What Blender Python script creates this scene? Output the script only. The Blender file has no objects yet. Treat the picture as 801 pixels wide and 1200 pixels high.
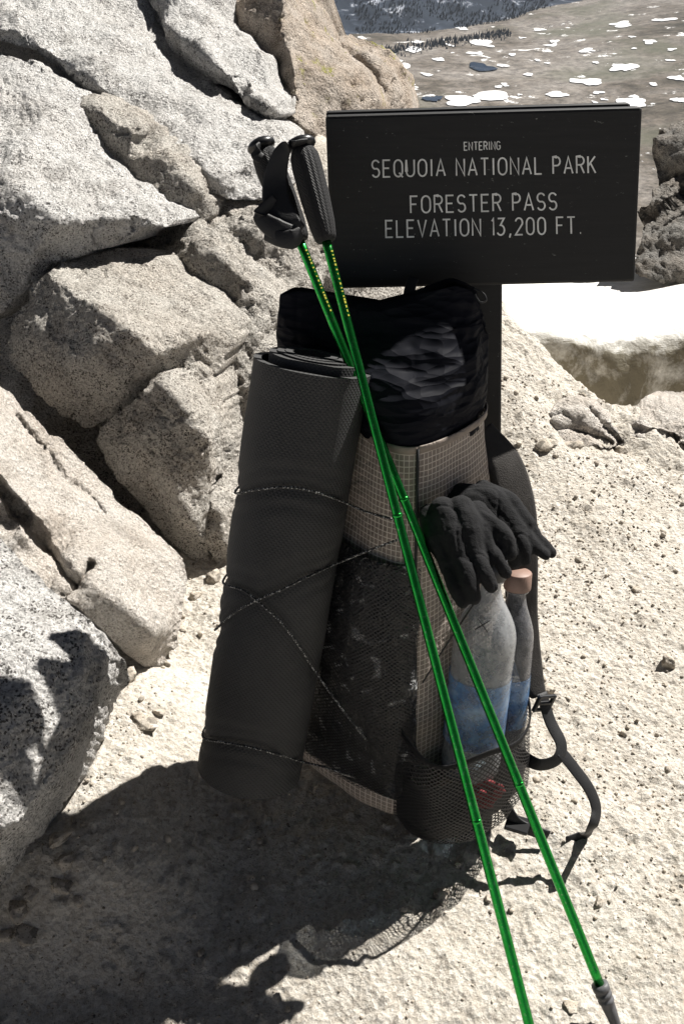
import bpy, bmesh, math, random
import numpy as np
from mathutils import Vector, Matrix, geometry

R = math.radians
scene = bpy.context.scene
C = scene.collection

# ------------------------------------------------------------ camera, sky, sun
CAM_H, PITCH, FPX = 1.15, R(35), 1100.0
cam = bpy.data.objects.new("camera", bpy.data.cameras.new("camera"))
C.objects.link(cam)
cam.location = (0, 0, CAM_H)
cam.rotation_euler = (R(90) - PITCH, 0, 0)
cam.data.sensor_fit = 'VERTICAL'
cam.data.sensor_height = 24
cam.data.lens = FPX * 24 / 1200
cam.data.clip_start = 0.02
cam.data.clip_end = 20000
scene.camera = cam

KX, KY = 0.64, 0.63                       # horizontal run of the light per metre of drop
SUN = Vector((KX, KY, 1)).normalized()
SUN_EL = math.asin(SUN.z)
SUN_AZ = math.atan2(SUN.x, SUN.y)
world = bpy.data.worlds.new("World")
scene.world = world
world.use_nodes = True
wn = world.node_tree
sky = wn.nodes.new('ShaderNodeTexSky')
sky.sky_type = 'NISHITA'
sky.sun_disc = False
sky.sun_elevation = SUN_EL
sky.sun_rotation = SUN_AZ
sky.altitude = 4000
sky.air_density = 0.25
sky.dust_density = 0.0
bg = wn.nodes['Background']
bg.inputs['Strength'].default_value = 0.05
hsv = wn.nodes.new('ShaderNodeHueSaturation')
hsv.inputs['Saturation'].default_value = 0.45          # the photograph's washed, desaturated daylight
wn.links.new(sky.outputs[0], hsv.inputs['Color'])
wn.links.new(hsv.outputs[0], bg.inputs['Color'])

sl = bpy.data.lights.new("sun", 'SUN')
sl.energy = 5.0
sl.angle = R(0.5)
sl.color = (1.0, 0.965, 0.91)
so = bpy.data.objects.new("sun", sl)
C.objects.link(so)
so.rotation_euler = SUN.to_track_quat('Z', 'Y').to_euler()

scene.view_settings.view_transform = 'Standard'
scene.view_settings.look = 'None'
scene.view_settings.exposure = 1.05
scene.view_settings.gamma = 1.0
scene.render.engine = 'CYCLES'
scene.cycles.max_bounces = 6
scene.cycles.transparent_max_bounces = 16

# ------------------------------------------------------------ measuring helpers
CP, SP = math.cos(PITCH), math.sin(PITCH)


def ray(px, py):
    u = (px - 400.5) / FPX
    v = (py - 600) / FPX
    return np.array([u, CP - v * SP, -SP - v * CP])


def P(px, py, t):
    """world point at depth t that was measured at a spot of the photograph"""
    return np.array([0, 0, CAM_H]) + t * ray(px, py)


def Gp(px, py):
    r = ray(px, py)
    t = CAM_H / -r[2]
    for _ in range(12):
        q = np.array([0, 0, CAM_H]) + t * r
        t += (q[2] - ground_base(q[0], q[1])) / -r[2] * 0.7
    q = np.array([0, 0, CAM_H]) + t * r
    return q


# ------------------------------------------------------------ noise (numpy)
def _h(ix, iy, iz, seed):
    n = (ix.astype(np.int64) * 374761393 + iy.astype(np.int64) * 668265263
         + iz.astype(np.int64) * 2147483647 + seed * 974711) & 0xFFFFFFFF
    n = ((n ^ (n >> 13)) * 1274126177) & 0xFFFFFFFF
    n = ((n ^ (n >> 16)) * 2246822519) & 0xFFFFFFFF
    return ((n ^ (n >> 15)) & 0xFFFFFF) / float(0xFFFFFF)


def noise3(p, seed=0):
    p = np.asarray(p, float)
    i = np.floor(p)
    f = p - i
    w = f * f * f * (f * (f * 6 - 15) + 10)
    i = i.astype(np.int64)
    out = 0
    for dx in (0, 1):
        for dy in (0, 1):
            for dz in (0, 1):
                wt = (w[:, 0] if dx else 1 - w[:, 0]) * (w[:, 1] if dy else 1 - w[:, 1]) * (w[:, 2] if dz else 1 - w[:, 2])
                out = out + wt * _h(i[:, 0] + dx, i[:, 1] + dy, i[:, 2] + dz, seed)
    return out * 2 - 1


def fbm(p, freq, octv=4, gain=0.5, seed=0):
    p = np.asarray(p, float)
    s = 0
    a = 1.0
    for k in range(octv):
        s = s + a * noise3(p * freq + 17.3 * k, seed + k * 7)
        freq *= 2.03
        a *= gain
    return s


def pebble_bumps(x, y, cell, seed, fill=0.6):
    """rounded stones half sunk in the dirt: a height for every x, y"""
    gx = np.floor(x / cell).astype(np.int64)
    gy = np.floor(y / cell).astype(np.int64)
    z = np.zeros_like(gx)
    out = np.zeros(x.shape)
    for dx in (-1, 0, 1):
        for dy in (-1, 0, 1):
            cx, cy = gx + dx, gy + dy
            a = _h(cx, cy, z, seed)
            b = _h(cx, cy, z, seed + 1)
            r = _h(cx, cy, z, seed + 2)
            on = _h(cx, cy, z, seed + 3) < fill
            st = 0.6 + 0.8 * _h(cx, cy, z, seed + 4)
            rad = cell * (0.15 + 0.42 * r * r)
            ex = (x - (cx + a) * cell) * st
            ey = (y - (cy + b) * cell) / st
            d2 = (ex * ex + ey * ey) / (rad * rad)
            hgt = np.where(on, rad * 0.75 * np.sqrt(np.clip(1 - d2, 0, 1)), 0)
            out = np.maximum(out, hgt)
    return out


# ------------------------------------------------------------ object helpers
def tag(o, label=None, cat=None, group=None, kind=None):
    if label: o['label'] = label
    if cat: o['category'] = cat
    if group: o['group'] = group
    if kind: o['kind'] = kind
    return o


def thing(name, label, cat, loc=(0, 0, 0), group=None):
    o = bpy.data.objects.new(name, None)
    C.objects.link(o)
    o.location = loc
    o.empty_display_size = 0.05
    return tag(o, label, cat, group)


def mesh_obj(name, verts, faces, mat, parent=None, smooth=True, uv=None):
    me = bpy.data.meshes.new(name)
    verts = np.asarray(verts, float)
    if parent is not None:
        off = np.array(top_loc(parent))
        verts = verts - off
    if isinstance(faces, np.ndarray):
        n, k = faces.shape
        me.vertices.add(len(verts))
        me.vertices.foreach_set('co', verts.astype(np.float32).ravel())
        me.loops.add(n * k)
        me.loops.foreach_set('vertex_index', faces.astype(np.int32).ravel())
        me.polygons.add(n)
        me.polygons.foreach_set('loop_start', np.arange(0, n * k, k, dtype=np.int32))
        me.polygons.foreach_set('loop_total', np.full(n, k, dtype=np.int32))
        me.update(calc_edges=True)
        me.validate()
    else:
        me.from_pydata([tuple(v) for v in verts], [], [tuple(f) for f in faces])
    if uv is not None:
        lay = me.uv_layers.new(name='UVMap')
        vi = np.zeros(len(me.loops), dtype=np.int32)
        me.loops.foreach_get('vertex_index', vi)
        lay.data.foreach_set('uv', np.asarray(uv, np.float32)[vi].ravel())
    if smooth:
        me.polygons.foreach_set('use_smooth', np.ones(len(me.polygons), dtype=bool))
    if mat: me.materials.append(mat)
    o = bpy.data.objects.new(name, me)
    C.objects.link(o)
    if parent is not None: o.parent = parent
    return o


def top_loc(o):
    v = Vector((0, 0, 0))
    while o is not None:
        v = v + o.location
        o = o.parent
    return v


def grid_faces(nr, nc, close=False):
    """quads of nr rings of nc points"""
    f = []
    cc = nc if close else nc - 1
    i, j = np.meshgrid(np.arange(nr - 1), np.arange(cc), indexing='ij')
    a = i * nc + j
    b = i * nc + (j + 1) % nc
    return np.stack([a, b, b + nc, a + nc], -1).reshape(-1, 4)


def catmull(pts, n):
    pts = [np.asarray(p, float) for p in pts]
    pts = [2 * pts[0] - pts[1]] + pts + [2 * pts[-1] - pts[-2]]
    out = []
    m = len(pts) - 3
    for s in np.linspace(0, m, n):
        i = min(int(s), m - 1)
        f = s - i
        p0, p1, p2, p3 = pts[i:i + 4]
        out.append(0.5 * ((2 * p1) + (-p0 + p2) * f + (2 * p0 - 5 * p1 + 4 * p2 - p3) * f * f + (-p0 + 3 * p1 - 3 * p2 + p3) * f ** 3))
    return np.array(out)


def frames(path):
    path = np.asarray(path, float)
    T = np.gradient(path, axis=0)
    T /= np.linalg.norm(T, axis=1)[:, None] + 1e-12
    ref = np.array([0, 0, 1.0]) if abs(T[0][2]) < 0.8 else np.array([0, -1.0, 0])
    n = ref - T[0] * (ref @ T[0])
    n /= np.linalg.norm(n)
    N = [n]
    for t in T[1:]:
        n = N[-1] - t * (N[-1] @ t)
        n /= np.linalg.norm(n) + 1e-12
        N.append(n)
    N = np.array(N)
    return T, N, np.cross(T, N)


def tube(path, rad, seg=12, cap=True):
    path = np.asarray(path, float)
    n = len(path)
    rad = np.full(n, rad) if np.isscalar(rad) else np.asarray(rad, float)
    T, N, B = frames(path)
    a = np.linspace(0, 2 * math.pi, seg, endpoint=False)
    V = path[:, None] + rad[:, None, None] * (np.cos(a)[None, :, None] * N[:, None] + np.sin(a)[None, :, None] * B[:, None])
    F = [tuple(q) for q in grid_faces(n, seg, True)]
    V = V.reshape(-1, 3)
    if cap:
        V = np.vstack([V, path[0], path[-1]])
        k = n * seg
        for j in range(seg):
            F.append((k, (j + 1) % seg, j))
            F.append((k + 1, (n - 1) * seg + j, (n - 1) * seg + (j + 1) % seg))
    return V, F


def join(*parts):
    V, F = [], []
    off = 0
    for v, f in parts:
        V.append(np.asarray(v, float))
        F += [tuple(int(i) + off for i in q) for q in f]
        off += len(v)
    return np.vstack(V), F


def ribbon(path, width, thick, side):
    """flat band with real thickness; side = direction across the band (one, or one per point)"""
    path = np.asarray(path, float)
    n = len(path)
    width = np.full(n, width) if np.isscalar(width) else np.asarray(width, float)
    side = np.asarray(side, float)
    if side.ndim == 1: side = np.tile(side, (n, 1))
    T, _, _ = frames(path)
    S = side - T * np.sum(side * T, 1)[:, None]
    S /= np.linalg.norm(S, axis=1)[:, None]
    N = np.cross(T, S)
    w = width[:, None] / 2
    h = thick / 2
    k = 0.82
    ring = np.stack([path - S * w, path - S * w * k + N * h, path + S * w * k + N * h,
                     path + S * w, path + S * w * k - N * h, path - S * w * k - N * h], 1).reshape(-1, 3)
    F = [tuple(q) for q in grid_faces(n, 6, True)]
    F.append((0, 1, 2, 3, 4, 5)[::-1])
    b = (n - 1) * 6
    F.append(tuple(b + i for i in range(6)))
    return ring, F


def facing(path, tilt=0.35, spin=0.0):
    """across-direction of a band lying with its flat side up and towards the path's near side"""
    path = np.asarray(path, float)
    T, _, _ = frames(path)
    n = np.array([0.0, -0.75, 0.66])
    S = np.cross(T, n)
    S /= np.linalg.norm(S, axis=1)[:, None]
    return S + n * tilt


def box_between(c, ax, ay, az):
    """box with centre c and half-axis vectors"""
    c, ax, ay, az = [np.asarray(q, float) for q in (c, ax, ay, az)]
    V = [c + sx * ax + sy * ay + sz * az for sz in (-1, 1) for sy in (-1, 1) for sx in (-1, 1)]
    F = [(0, 2, 3, 1), (4, 5, 7, 6), (0, 1, 5, 4), (2, 6, 7, 3), (0, 4, 6, 2), (1, 3, 7, 5)]
    return np.array(V), F


def bevel(o, w, seg=2):
    m = o.modifiers.new('bevel', 'BEVEL')
    m.width = w
    m.segments = seg
    m.limit_method = 'ANGLE'
    return o


def bake(o):
    """apply the modifiers of o"""
    bpy.context.view_layer.update()
    dg = bpy.context.evaluated_depsgraph_get()
    me = bpy.data.meshes.new_from_object(o.evaluated_get(dg))
    o.modifiers.clear()
    o.data = me
    return o


# ------------------------------------------------------------ materials
class NT:
    def __init__(self, name):
        self.m = bpy.data.materials.new(name)
        self.m.use_nodes = True
        self.t = self.m.node_tree
        self.b = self.t.nodes['Principled BSDF']
        self.out = self.t.nodes['Material Output']

    def n(self, kind, **kw):
        x = self.t.nodes.new('ShaderNode' + kind)
        for k, v in kw.items():
            if hasattr(x, k): setattr(x, k, v)
            else: x.inputs[k].default_value = v
        return x

    def l(self, a, b):
        self.t.links.new(a, b)

    def coord(self, kind='Object', scale=None):
        tc = self.n('TexCoord')
        if scale is None: return tc.outputs[kind]
        mp = self.n('Mapping')
        mp.inputs['Scale'].default_value = scale
        self.l(tc.outputs[kind], mp.inputs['Vector'])
        return mp.outputs[0]

    def noise(self, vec, scale, detail=4, rough=0.55, dist=0.0):
        x = self.n('TexNoise')
        x.inputs['Scale'].default_value = scale
        x.inputs['Detail'].default_value = detail
        x.inputs['Roughness'].default_value = rough
        x.inputs['Distortion'].default_value = dist
        if vec is not None: self.l(vec, x.inputs['Vector'])
        return x.outputs['Fac']

    def voro(self, vec, scale, feature='F1', out='Distance', rnd=1.0):
        x = self.n('TexVoronoi')
        x.feature = feature
        x.inputs['Scale'].default_value = scale
        x.inputs['Randomness'].default_value = rnd
        if vec is not None: self.l(vec, x.inputs['Vector'])
        return x.outputs[out]

    def ramp(self, fac, stops, interp='LINEAR'):
        x = self.n('ValToRGB')
        cr = x.color_ramp
        cr.interpolation = interp
        while len(cr.elements) < len(stops): cr.elements.new(0.5)
        for e, (p, c) in zip(cr.elements, stops):
            e.position = p
            e.color = (c, c, c, 1) if np.isscalar(c) else (*c, 1)
        self.l(fac, x.inputs[0])
        return x.outputs[0]

    def mix(self, fac, a, b, mode='MIX'):
        x = self.n('Mix', data_type='RGBA', blend_type=mode)
        for s, v in ((x.inputs[0], fac), (x.inputs[6], a), (x.inputs[7], b)):
            if isinstance(v, bpy.types.NodeSocket): self.l(v, s)
            elif np.isscalar(v): s.default_value = v if s.type == 'VALUE' else (v, v, v, 1)
            else: s.default_value = (*v, 1)
        return x.outputs[2]

    def math(self, op, a, b=None):
        x = self.n('Math', operation=op)
        for s, v in zip(x.inputs, (a, b)):
            if v is None: continue
            if isinstance(v, bpy.types.NodeSocket): self.l(v, s)
            else: s.default_value = v
        return x.outputs[0]

    def bump(self, h, strength, dist, prev=None):
        x = self.n('Bump')
        x.inputs['Strength'].default_value = strength
        x.inputs['Distance'].default_value = dist
        self.l(h, x.inputs['Height'])
        if prev is not None: self.l(prev, x.inputs['Normal'])
        self.l(x.outputs[0], self.b.inputs['Normal'])
        return x.outputs[0]

    def set(self, color=None, rough=None, metal=None, **kw):
        for k, v in (('Base Color', color), ('Roughness', rough), ('Metallic', metal)):
            if v is None: continue
            if isinstance(v, bpy.types.NodeSocket): self.l(v, self.b.inputs[k])
            elif k == 'Base Color': self.b.inputs[k].default_value = (*v, 1)
            else: self.b.inputs[k].default_value = v
        for k, v in kw.items():
            self.b.inputs[k.replace('_', ' ')].default_value = v
        return self.m


def granite(name, light, mid, dark, warm=0.35, lichen=0.0, speck=1.0):
    N = NT(name)
    v = N.coord('Object')
    grains = N.voro(v, 430, out='Color')
    sep = N.n('SeparateColor')
    N.l(grains, sep.inputs[0])
    tone = N.ramp(sep.outputs[0], [(0.0, mid), (0.45, light), (1.0, tuple(min(1, c * 1.12) for c in light))])
    biotite = N.voro(v, 380, out='Color')
    sb = N.n('SeparateColor')
    N.l(biotite, sb.inputs[0])
    patch = N.noise(v, 26, 3)
    thr = N.math('ADD', sb.outputs[1], N.math('MULTIPLY', N.math('SUBTRACT', patch, 0.5), 0.9))
    spk = N.ramp(thr, [(0.84, 0.0), (0.92, speck * 0.85)])
    col = N.mix(spk, tone, dark)
    big = N.ramp(N.noise(v, 7, 5, 0.6), [(0.4, 0.0), (0.68, 1.0)])
    col = N.mix(N.math('MULTIPLY', big, warm), col, (0.46, 0.33, 0.22))
    gr = N.ramp(N.noise(v, 15, 6, 0.65, 0.6), [(0.52, 0.0), (0.7, 1.0)])
    col = N.mix(N.math('MULTIPLY', gr, 0.42), col, (0.13, 0.12, 0.105))
    if lichen:
        li = N.ramp(N.noise(v, 13, 5, 0.7), [(0.58, 0.0), (0.64, 1.0)])
        li2 = N.ramp(N.noise(v, 3.4, 2), [(0.50, 0.0), (0.6, 1.0)])
        col = N.mix(N.math('MULTIPLY', N.math('MULTIPLY', li, li2), lichen), col, (0.33, 0.33, 0.05))
    b0 = N.bump(N.noise(v, 48, 7, 0.68, 0.5), 0.85, 0.024)
    h = N.math('ADD', N.noise(v, 150, 5, 0.7), N.math('MULTIPLY', N.voro(v, 110), 0.6))
    N.bump(h, 1.0, 0.011, b0)
    return N.set(col, 0.88, Specular_IOR_Level=0.25)


M = {}
M['granite_grey'] = granite('granite_grey', (0.76, 0.745, 0.72), (0.42, 0.41, 0.395), (0.030, 0.029, 0.027), 0.10)
M['granite_tan'] = granite('granite_tan', (0.64, 0.605, 0.55), (0.31, 0.285, 0.245), (0.04, 0.034, 0.028), 0.16)
M['granite_pale'] = granite('granite_pale', (0.72, 0.675, 0.62), (0.52, 0.47, 0.41), (0.10, 0.08, 0.06), 0.3, 0, 0.5)
M['granite_pink'] = granite('granite_pink', (0.60, 0.53, 0.46), (0.38, 0.325, 0.275), (0.06, 0.05, 0.04), 0.5, 0.85)
M['granite_dark'] = granite('granite_dark', (0.25, 0.24, 0.22), (0.15, 0.14, 0.13), (0.03, 0.03, 0.03), 0.2)


def dirt():
    N = NT('gravelly_dirt')
    v = N.coord('Object')
    base = N.ramp(N.noise(v, 5, 6, 0.6), [(0.3, (0.38, 0.345, 0.29)), (0.55, (0.49, 0.455, 0.40)), (0.8, (0.56, 0.53, 0.48))])
    g = N.voro(v, 170, out='Color')
    sg = N.n('SeparateColor')
    N.l(g, sg.inputs[0])
    gt = N.ramp(sg.outputs[0], [(0.0, (0.24, 0.21, 0.18)), (0.12, (0.38, 0.335, 0.28)), (0.5, (0.54, 0.50, 0.44)), (1.0, (0.64, 0.61, 0.56))])
    col = N.mix(0.45, base, gt)
    f = N.ramp(N.noise(v, 420, 3, 0.7), [(0.30, 0.6), (0.48, 1.06)])
    col = N.mix(1.0, col, f, 'MULTIPLY')
    h = N.math('ADD', N.noise(v, 190, 6, 0.7), N.math('MULTIPLY', N.voro(v, 130), 0.6))
    N.bump(h, 0.9, 0.006)
    return N.set(col, 0.95, Specular_IOR_Level=0.15)


M['dirt'] = dirt()


def stone_mat():
    N = NT('pale_stone')
    v = N.coord('Object')
    oi = N.n('ObjectInfo')
    col = N.ramp(N.noise(v, 60, 5, 0.6), [(0.3, (0.33, 0.28, 0.22)), (0.7, (0.56, 0.51, 0.44))])
    vc = N.n('SeparateColor')
    N.l(N.voro(v, 55, out='Color'), vc.inputs[0])
    col = N.mix(1.0, col, N.ramp(vc.outputs[0], [(0.0, 0.35), (0.25, 0.8), (1.0, 1.15)]), 'MULTIPLY')
    spk = N.ramp(N.voro(v, 230), [(0.12, 0.35), (0.3, 1.0)])
    col = N.mix(1.0, col, spk, 'MULTIPLY')
    N.bump(N.noise(v, 200, 5, 0.65), 0.6, 0.004)
    return N.set(col, 0.9, Specular_IOR_Level=0.2)


M['stone'] = stone_mat()


def ripstop():
    N = NT('taupe_ripstop')
    uv = N.n('TexCoord').outputs['UV']
    sx = N.n('SeparateXYZ')
    N.l(uv, sx.inputs[0])

    def line(c, pitch, w):
        fr = N.math('FRACT', N.math('DIVIDE', c, pitch))
        return N.math('LESS_THAN', N.math('ABSOLUTE', N.math('SUBTRACT', fr, 0.5)), w)
    ln = N.math('MAXIMUM', line(sx.outputs[0], 0.0075, 0.085), line(sx.outputs[1], 0.0075, 0.085))
    v = N.coord('Object')
    cl = N.ramp(N.noise(v, 14, 5, 0.6), [(0.3, (0.19, 0.155, 0.13)), (0.7, (0.26, 0.22, 0.185))])
    col = N.mix(N.math('MULTIPLY', ln, 0.8), cl, (0.60, 0.53, 0.46))
    b1 = N.bump(N.noise(v, 22, 4, 0.55, 0.8), 0.5, 0.02)
    N.bump(ln, 0.3, 0.001, b1)
    return N.set(col, 0.62, Specular_IOR_Level=0.3)


M['ripstop'] = ripstop()


def nylon():
    N = NT('black_nylon')
    v = N.coord('Object')
    mp = N.n('Mapping')
    mp.inputs['Rotation'].default_value = (0, 0.62, 0)
    mp.inputs['Scale'].default_value = (0.75, 1.0, 2.3)
    N.l(v, mp.inputs['Vector'])
    wrp = N.n('TexNoise')
    wrp.inputs['Scale'].default_value = 14
    N.l(mp.outputs[0], wrp.inputs['Vector'])
    vw = N.n('VectorMath', operation='MULTIPLY_ADD')
    N.l(wrp.outputs['Color'], vw.inputs[0])
    vw.inputs[1].default_value = (0.035, 0.035, 0.035)
    N.l(mp.outputs[0], vw.inputs[2])
    b1 = N.bump(N.voro(vw.outputs[0], 17), 0.45, 0.026)
    b2 = N.bump(N.voro(vw.outputs[0], 44), 0.5, 0.009, b1)
    return N.set((0.0075, 0.008, 0.0115), 0.62, Specular_IOR_Level=0.045)


M['nylon'] = nylon()


def net(name, pitch, hole, col):
    N = NT(name)
    uv = N.n('TexCoord').outputs['UV']
    sx = N.n('SeparateXYZ')
    N.l(uv, sx.inputs[0])
    a = N.math('DIVIDE', sx.outputs[0], pitch)
    b = N.math('DIVIDE', sx.outputs[1], pitch * 0.8)
    s1 = N.math('ABSOLUTE', N.math('SINE', N.math('MULTIPLY', N.math('ADD', a, b), math.pi)))
    s2 = N.math('ABSOLUTE', N.math('SINE', N.math('MULTIPLY', N.math('SUBTRACT', a, b), math.pi)))
    hol = N.math('GREATER_THAN', N.math('MINIMUM', s1, s2), hole)
    tr = N.n('BsdfTransparent')
    mx = N.n('MixShader')
    N.l(hol, mx.inputs[0])
    N.l(N.b.outputs[0], mx.inputs[1])
    N.l(tr.outputs[0], mx.inputs[2])
    N.l(mx.outputs[0], N.out.inputs['Surface'])
    return N.set(col, 0.5, Specular_IOR_Level=0.4)


M['net'] = net('black_pocket_net', 0.0084, 0.47, (0.011, 0.011, 0.012))
M['net_fine'] = net('dense_black_net', 0.0072, 0.46, (0.011, 0.011, 0.012))


def foam():
    N = NT('grey_black_foam')
    uv = N.n('TexCoord').outputs['UV']
    sx = N.n('SeparateXYZ')
    N.l(uv, sx.inputs[0])
    p = 0.0058
    a = N.math('DIVIDE', sx.outputs[0], p)
    b = N.math('DIVIDE', sx.outputs[1], p)
    s1 = N.math('ABSOLUTE', N.math('SINE', N.math('MULTIPLY', N.math('ADD', a, b), math.pi)))
    s2 = N.math('ABSOLUTE', N.math('SINE', N.math('MULTIPLY', N.math('SUBTRACT', a, b), math.pi)))
    h = N.math('MINIMUM', s1, s2)
    v = N.coord('Object')
    b1 = N.bump(N.noise(v, 18, 3), 0.15, 0.01)
    N.bump(h, 0.5, 0.0012, b1)
    col = N.ramp(N.noise(v, 9, 6, 0.65), [(0.3, 0.026), (0.62, 0.038), (0.76, 0.06)])
    return N.set(col, 0.72, Specular_IOR_Level=0.35)


M['foam'] = foam()


def plain(name, col, rough=0.6, metal=0.0, bump=None, spec=0.4):
    N = NT(name)
    v = N.coord('Object')
    c2 = tuple(c * 0.72 for c in col)
    N.l(N.ramp(N.noise(v, 45, 4, 0.6), [(0.35, c2), (0.65, col)]), N.b.inputs['Base Color'])
    if bump: N.bump(N.noise(v, bump[0], 4, 0.6), bump[1], bump[2])
    return N.set(None, rough, metal, Specular_IOR_Level=spec)


M['rubber'] = plain('black_plastic', (0.014, 0.014, 0.015), 0.35)
M['web'] = plain('black_webbing', (0.013, 0.013, 0.014), 0.6, 0, (600, 0.5, 0.001))
M['net_hem'] = plain('black_elastic_hem', (0.012, 0.012, 0.013), 0.8, 0, (300, 0.5, 0.002), 0.2)
M['pad'] = plain('dark_padded_mesh', (0.050, 0.046, 0.043), 0.85, 0, (500, 0.6, 0.002), 0.2)
M['knit'] = plain('black_fleece', (0.022, 0.022, 0.023), 0.95, 0, (620, 0.7, 0.002), 0.15)
def cord_mat():
    N = NT('flecked_cord')
    f = N.ramp(N.voro(N.coord('Object'), 420), [(0.30, 1.0), (0.42, 0.0)])
    return N.set(N.mix(f, (0.02, 0.02, 0.02), (0.42, 0.42, 0.40)), 0.7)


M['cord_mat'] = cord_mat()
M['cap_pink'] = plain('dusty_pink_plastic', (0.25, 0.16, 0.125), 0.55)
M['ferrule'] = plain('worn_grey_plastic', (0.10, 0.10, 0.105), 0.5, 0, (160, 0.3, 0.002))
M['red_cloth'] = plain('red_cloth', (0.20, 0.025, 0.028), 0.8)
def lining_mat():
    N = NT('dark_kit_with_painted_glints')
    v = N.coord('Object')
    f = N.ramp(N.noise(v, 48, 4, 0.6, 0.6), [(0.60, 0.0), (0.66, 1.0)])  # pale flecks paint sun glints seen through the net into the colour
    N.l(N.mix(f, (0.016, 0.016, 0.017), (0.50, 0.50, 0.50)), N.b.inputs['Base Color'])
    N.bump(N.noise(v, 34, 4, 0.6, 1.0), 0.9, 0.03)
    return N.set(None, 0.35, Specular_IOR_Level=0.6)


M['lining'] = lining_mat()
M['dark_inside'] = plain('dark_cloth', (0.02, 0.02, 0.021), 0.8)
M['yellow_print'] = plain('yellow_print', (0.50, 0.46, 0.05), 0.4)
M['pen'] = plain('marker_ink', (0.02, 0.02, 0.02), 0.6)


def grip_mat():
    N = NT('textured_foam_grip')
    uv = N.n('TexCoord').outputs['UV']
    sx = N.n('SeparateXYZ')
    N.l(uv, sx.inputs[0])
    a = N.math('DIVIDE', sx.outputs[0], 0.0058)
    fr = N.math('ABSOLUTE', N.math('SUBTRACT', N.math('FRACT', a), 0.5))
    b = N.math('ADD', N.math('DIVIDE', sx.outputs[1], 0.0042), N.math('MULTIPLY', fr, 2.4))
    N.bump(N.math('SINE', N.math('MULTIPLY', b, 2 * math.pi)), 0.7, 0.0015)
    return N.set((0.022, 0.022, 0.023), 0.7, Specular_IOR_Level=0.3)


M['grip'] = grip_mat()


def anodised():
    N = NT('green_anodised_aluminium')
    v = N.coord('Object')
    col = N.ramp(N.noise(v, 60, 5, 0.7), [(0.3, (0.014, 0.25, 0.036)), (0.7, (0.026, 0.36, 0.056))])
    sc = N.ramp(N.noise(v, 300, 3, 0.7), [(0.60, 0.0), (0.66, 1.0)])
    col = N.mix(N.math('MULTIPLY', sc, 0.45), col, (0.3, 0.4, 0.3))
    return N.set(col, 0.27, 1.0)


M['green'] = anodised()


def sign_mat():
    N = NT('weathered_dark_board')
    v = N.coord('Object', (1, 1, 1))
    g = N.coord('Object', (2.2, 40, 40))
    col = N.ramp(N.noise(g, 6, 5, 0.6), [(0.3, 0.012), (0.75, 0.017)])
    sc = N.ramp(N.noise(N.coord('Object', (30, 30, 55)), 3.5, 6, 0.75), [(0.655, 0.0), (0.68, 1.0)])
    col = N.mix(N.math('MULTIPLY', sc, 0.85), col, (0.20, 0.20, 0.19))
    N.bump(N.noise(g, 14, 4), 0.08, 0.002)
    return N.set(col, 0.6, Specular_IOR_Level=0.3)


M['board'] = sign_mat()
M['letter'] = plain('white_letter_paint', (0.80, 0.80, 0.78), 0.6, 0, (300, 0.4, 0.001))


def bottle_mat(name, tint, clear, rough):
    """thin plastic: partly see-through, partly scattering, glossy skin"""
    N = NT(name)
    v = N.coord('Object')
    tr = N.n('BsdfTransparent')
    tr.inputs[0].default_value = (0.93, 0.95, 0.97, 1)
    sc = N.ramp(N.noise(v, 70, 6, 0.7), [(0.35, clear), (0.7, clear * 0.55)])
    mx = N.n('MixShader')
    lw = N.n('LayerWeight')
    lw.inputs[0].default_value = 0.35
    fac = N.math('MULTIPLY', sc, N.math('SUBTRACT', 1.0, N.math('MULTIPLY', lw.outputs['Facing'], 0.8)))
    N.l(fac, mx.inputs[0])
    N.l(N.b.outputs[0], mx.inputs[1])
    N.l(tr.outputs[0], mx.inputs[2])
    N.l(mx.outputs[0], N.out.inputs['Surface'])
    N.bump(N.noise(v, 120, 5, 0.65), 0.45, 0.004)
    return N.set(tint, rough, Specular_IOR_Level=0.7)


M['frosted'] = bottle_mat('scuffed_clear_plastic', (0.34, 0.35, 0.36), 0.70, 0.10)
M['clear'] = bottle_mat('clear_plastic', (0.20, 0.20, 0.21), 0.80, 0.06)


def label_mat():
    N = NT('faded_blue_print')
    v = N.coord('Object')
    n = N.noise(v, 17, 4, 0.55, 0.8)
    col = N.ramp(n, [(0.32, (0.05, 0.07, 0.16)), (0.48, (0.10, 0.25, 0.50)), (0.68, (0.42, 0.52, 0.64))])
    tr = N.n('BsdfTransparent')
    mx = N.n('MixShader')
    N.l(N.ramp(N.noise(v, 55, 4, 0.7), [(0.30, 0.2), (0.66, 0.7)]), mx.inputs[0])
    N.l(N.b.outputs[0], mx.inputs[1])
    N.l(tr.outputs[0], mx.inputs[2])
    N.l(mx.outputs[0], N.out.inputs['Surface'])
    return N.set(col, 0.35)


M['label'] = label_mat()


def water_mat():
    N = NT('bottled_water')
    tr = N.n('BsdfTransparent')
    tr.inputs[0].default_value = (0.62, 0.72, 0.80, 1)
    mx = N.n('MixShader')
    mx.inputs[0].default_value = 0.85
    N.l(N.b.outputs[0], mx.inputs[1])
    N.l(tr.outputs[0], mx.inputs[2])
    N.l(mx.outputs[0], N.out.inputs['Surface'])
    return N.set((0.25, 0.30, 0.34), 0.05, Specular_IOR_Level=0.8)


M['water'] = water_mat()


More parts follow.
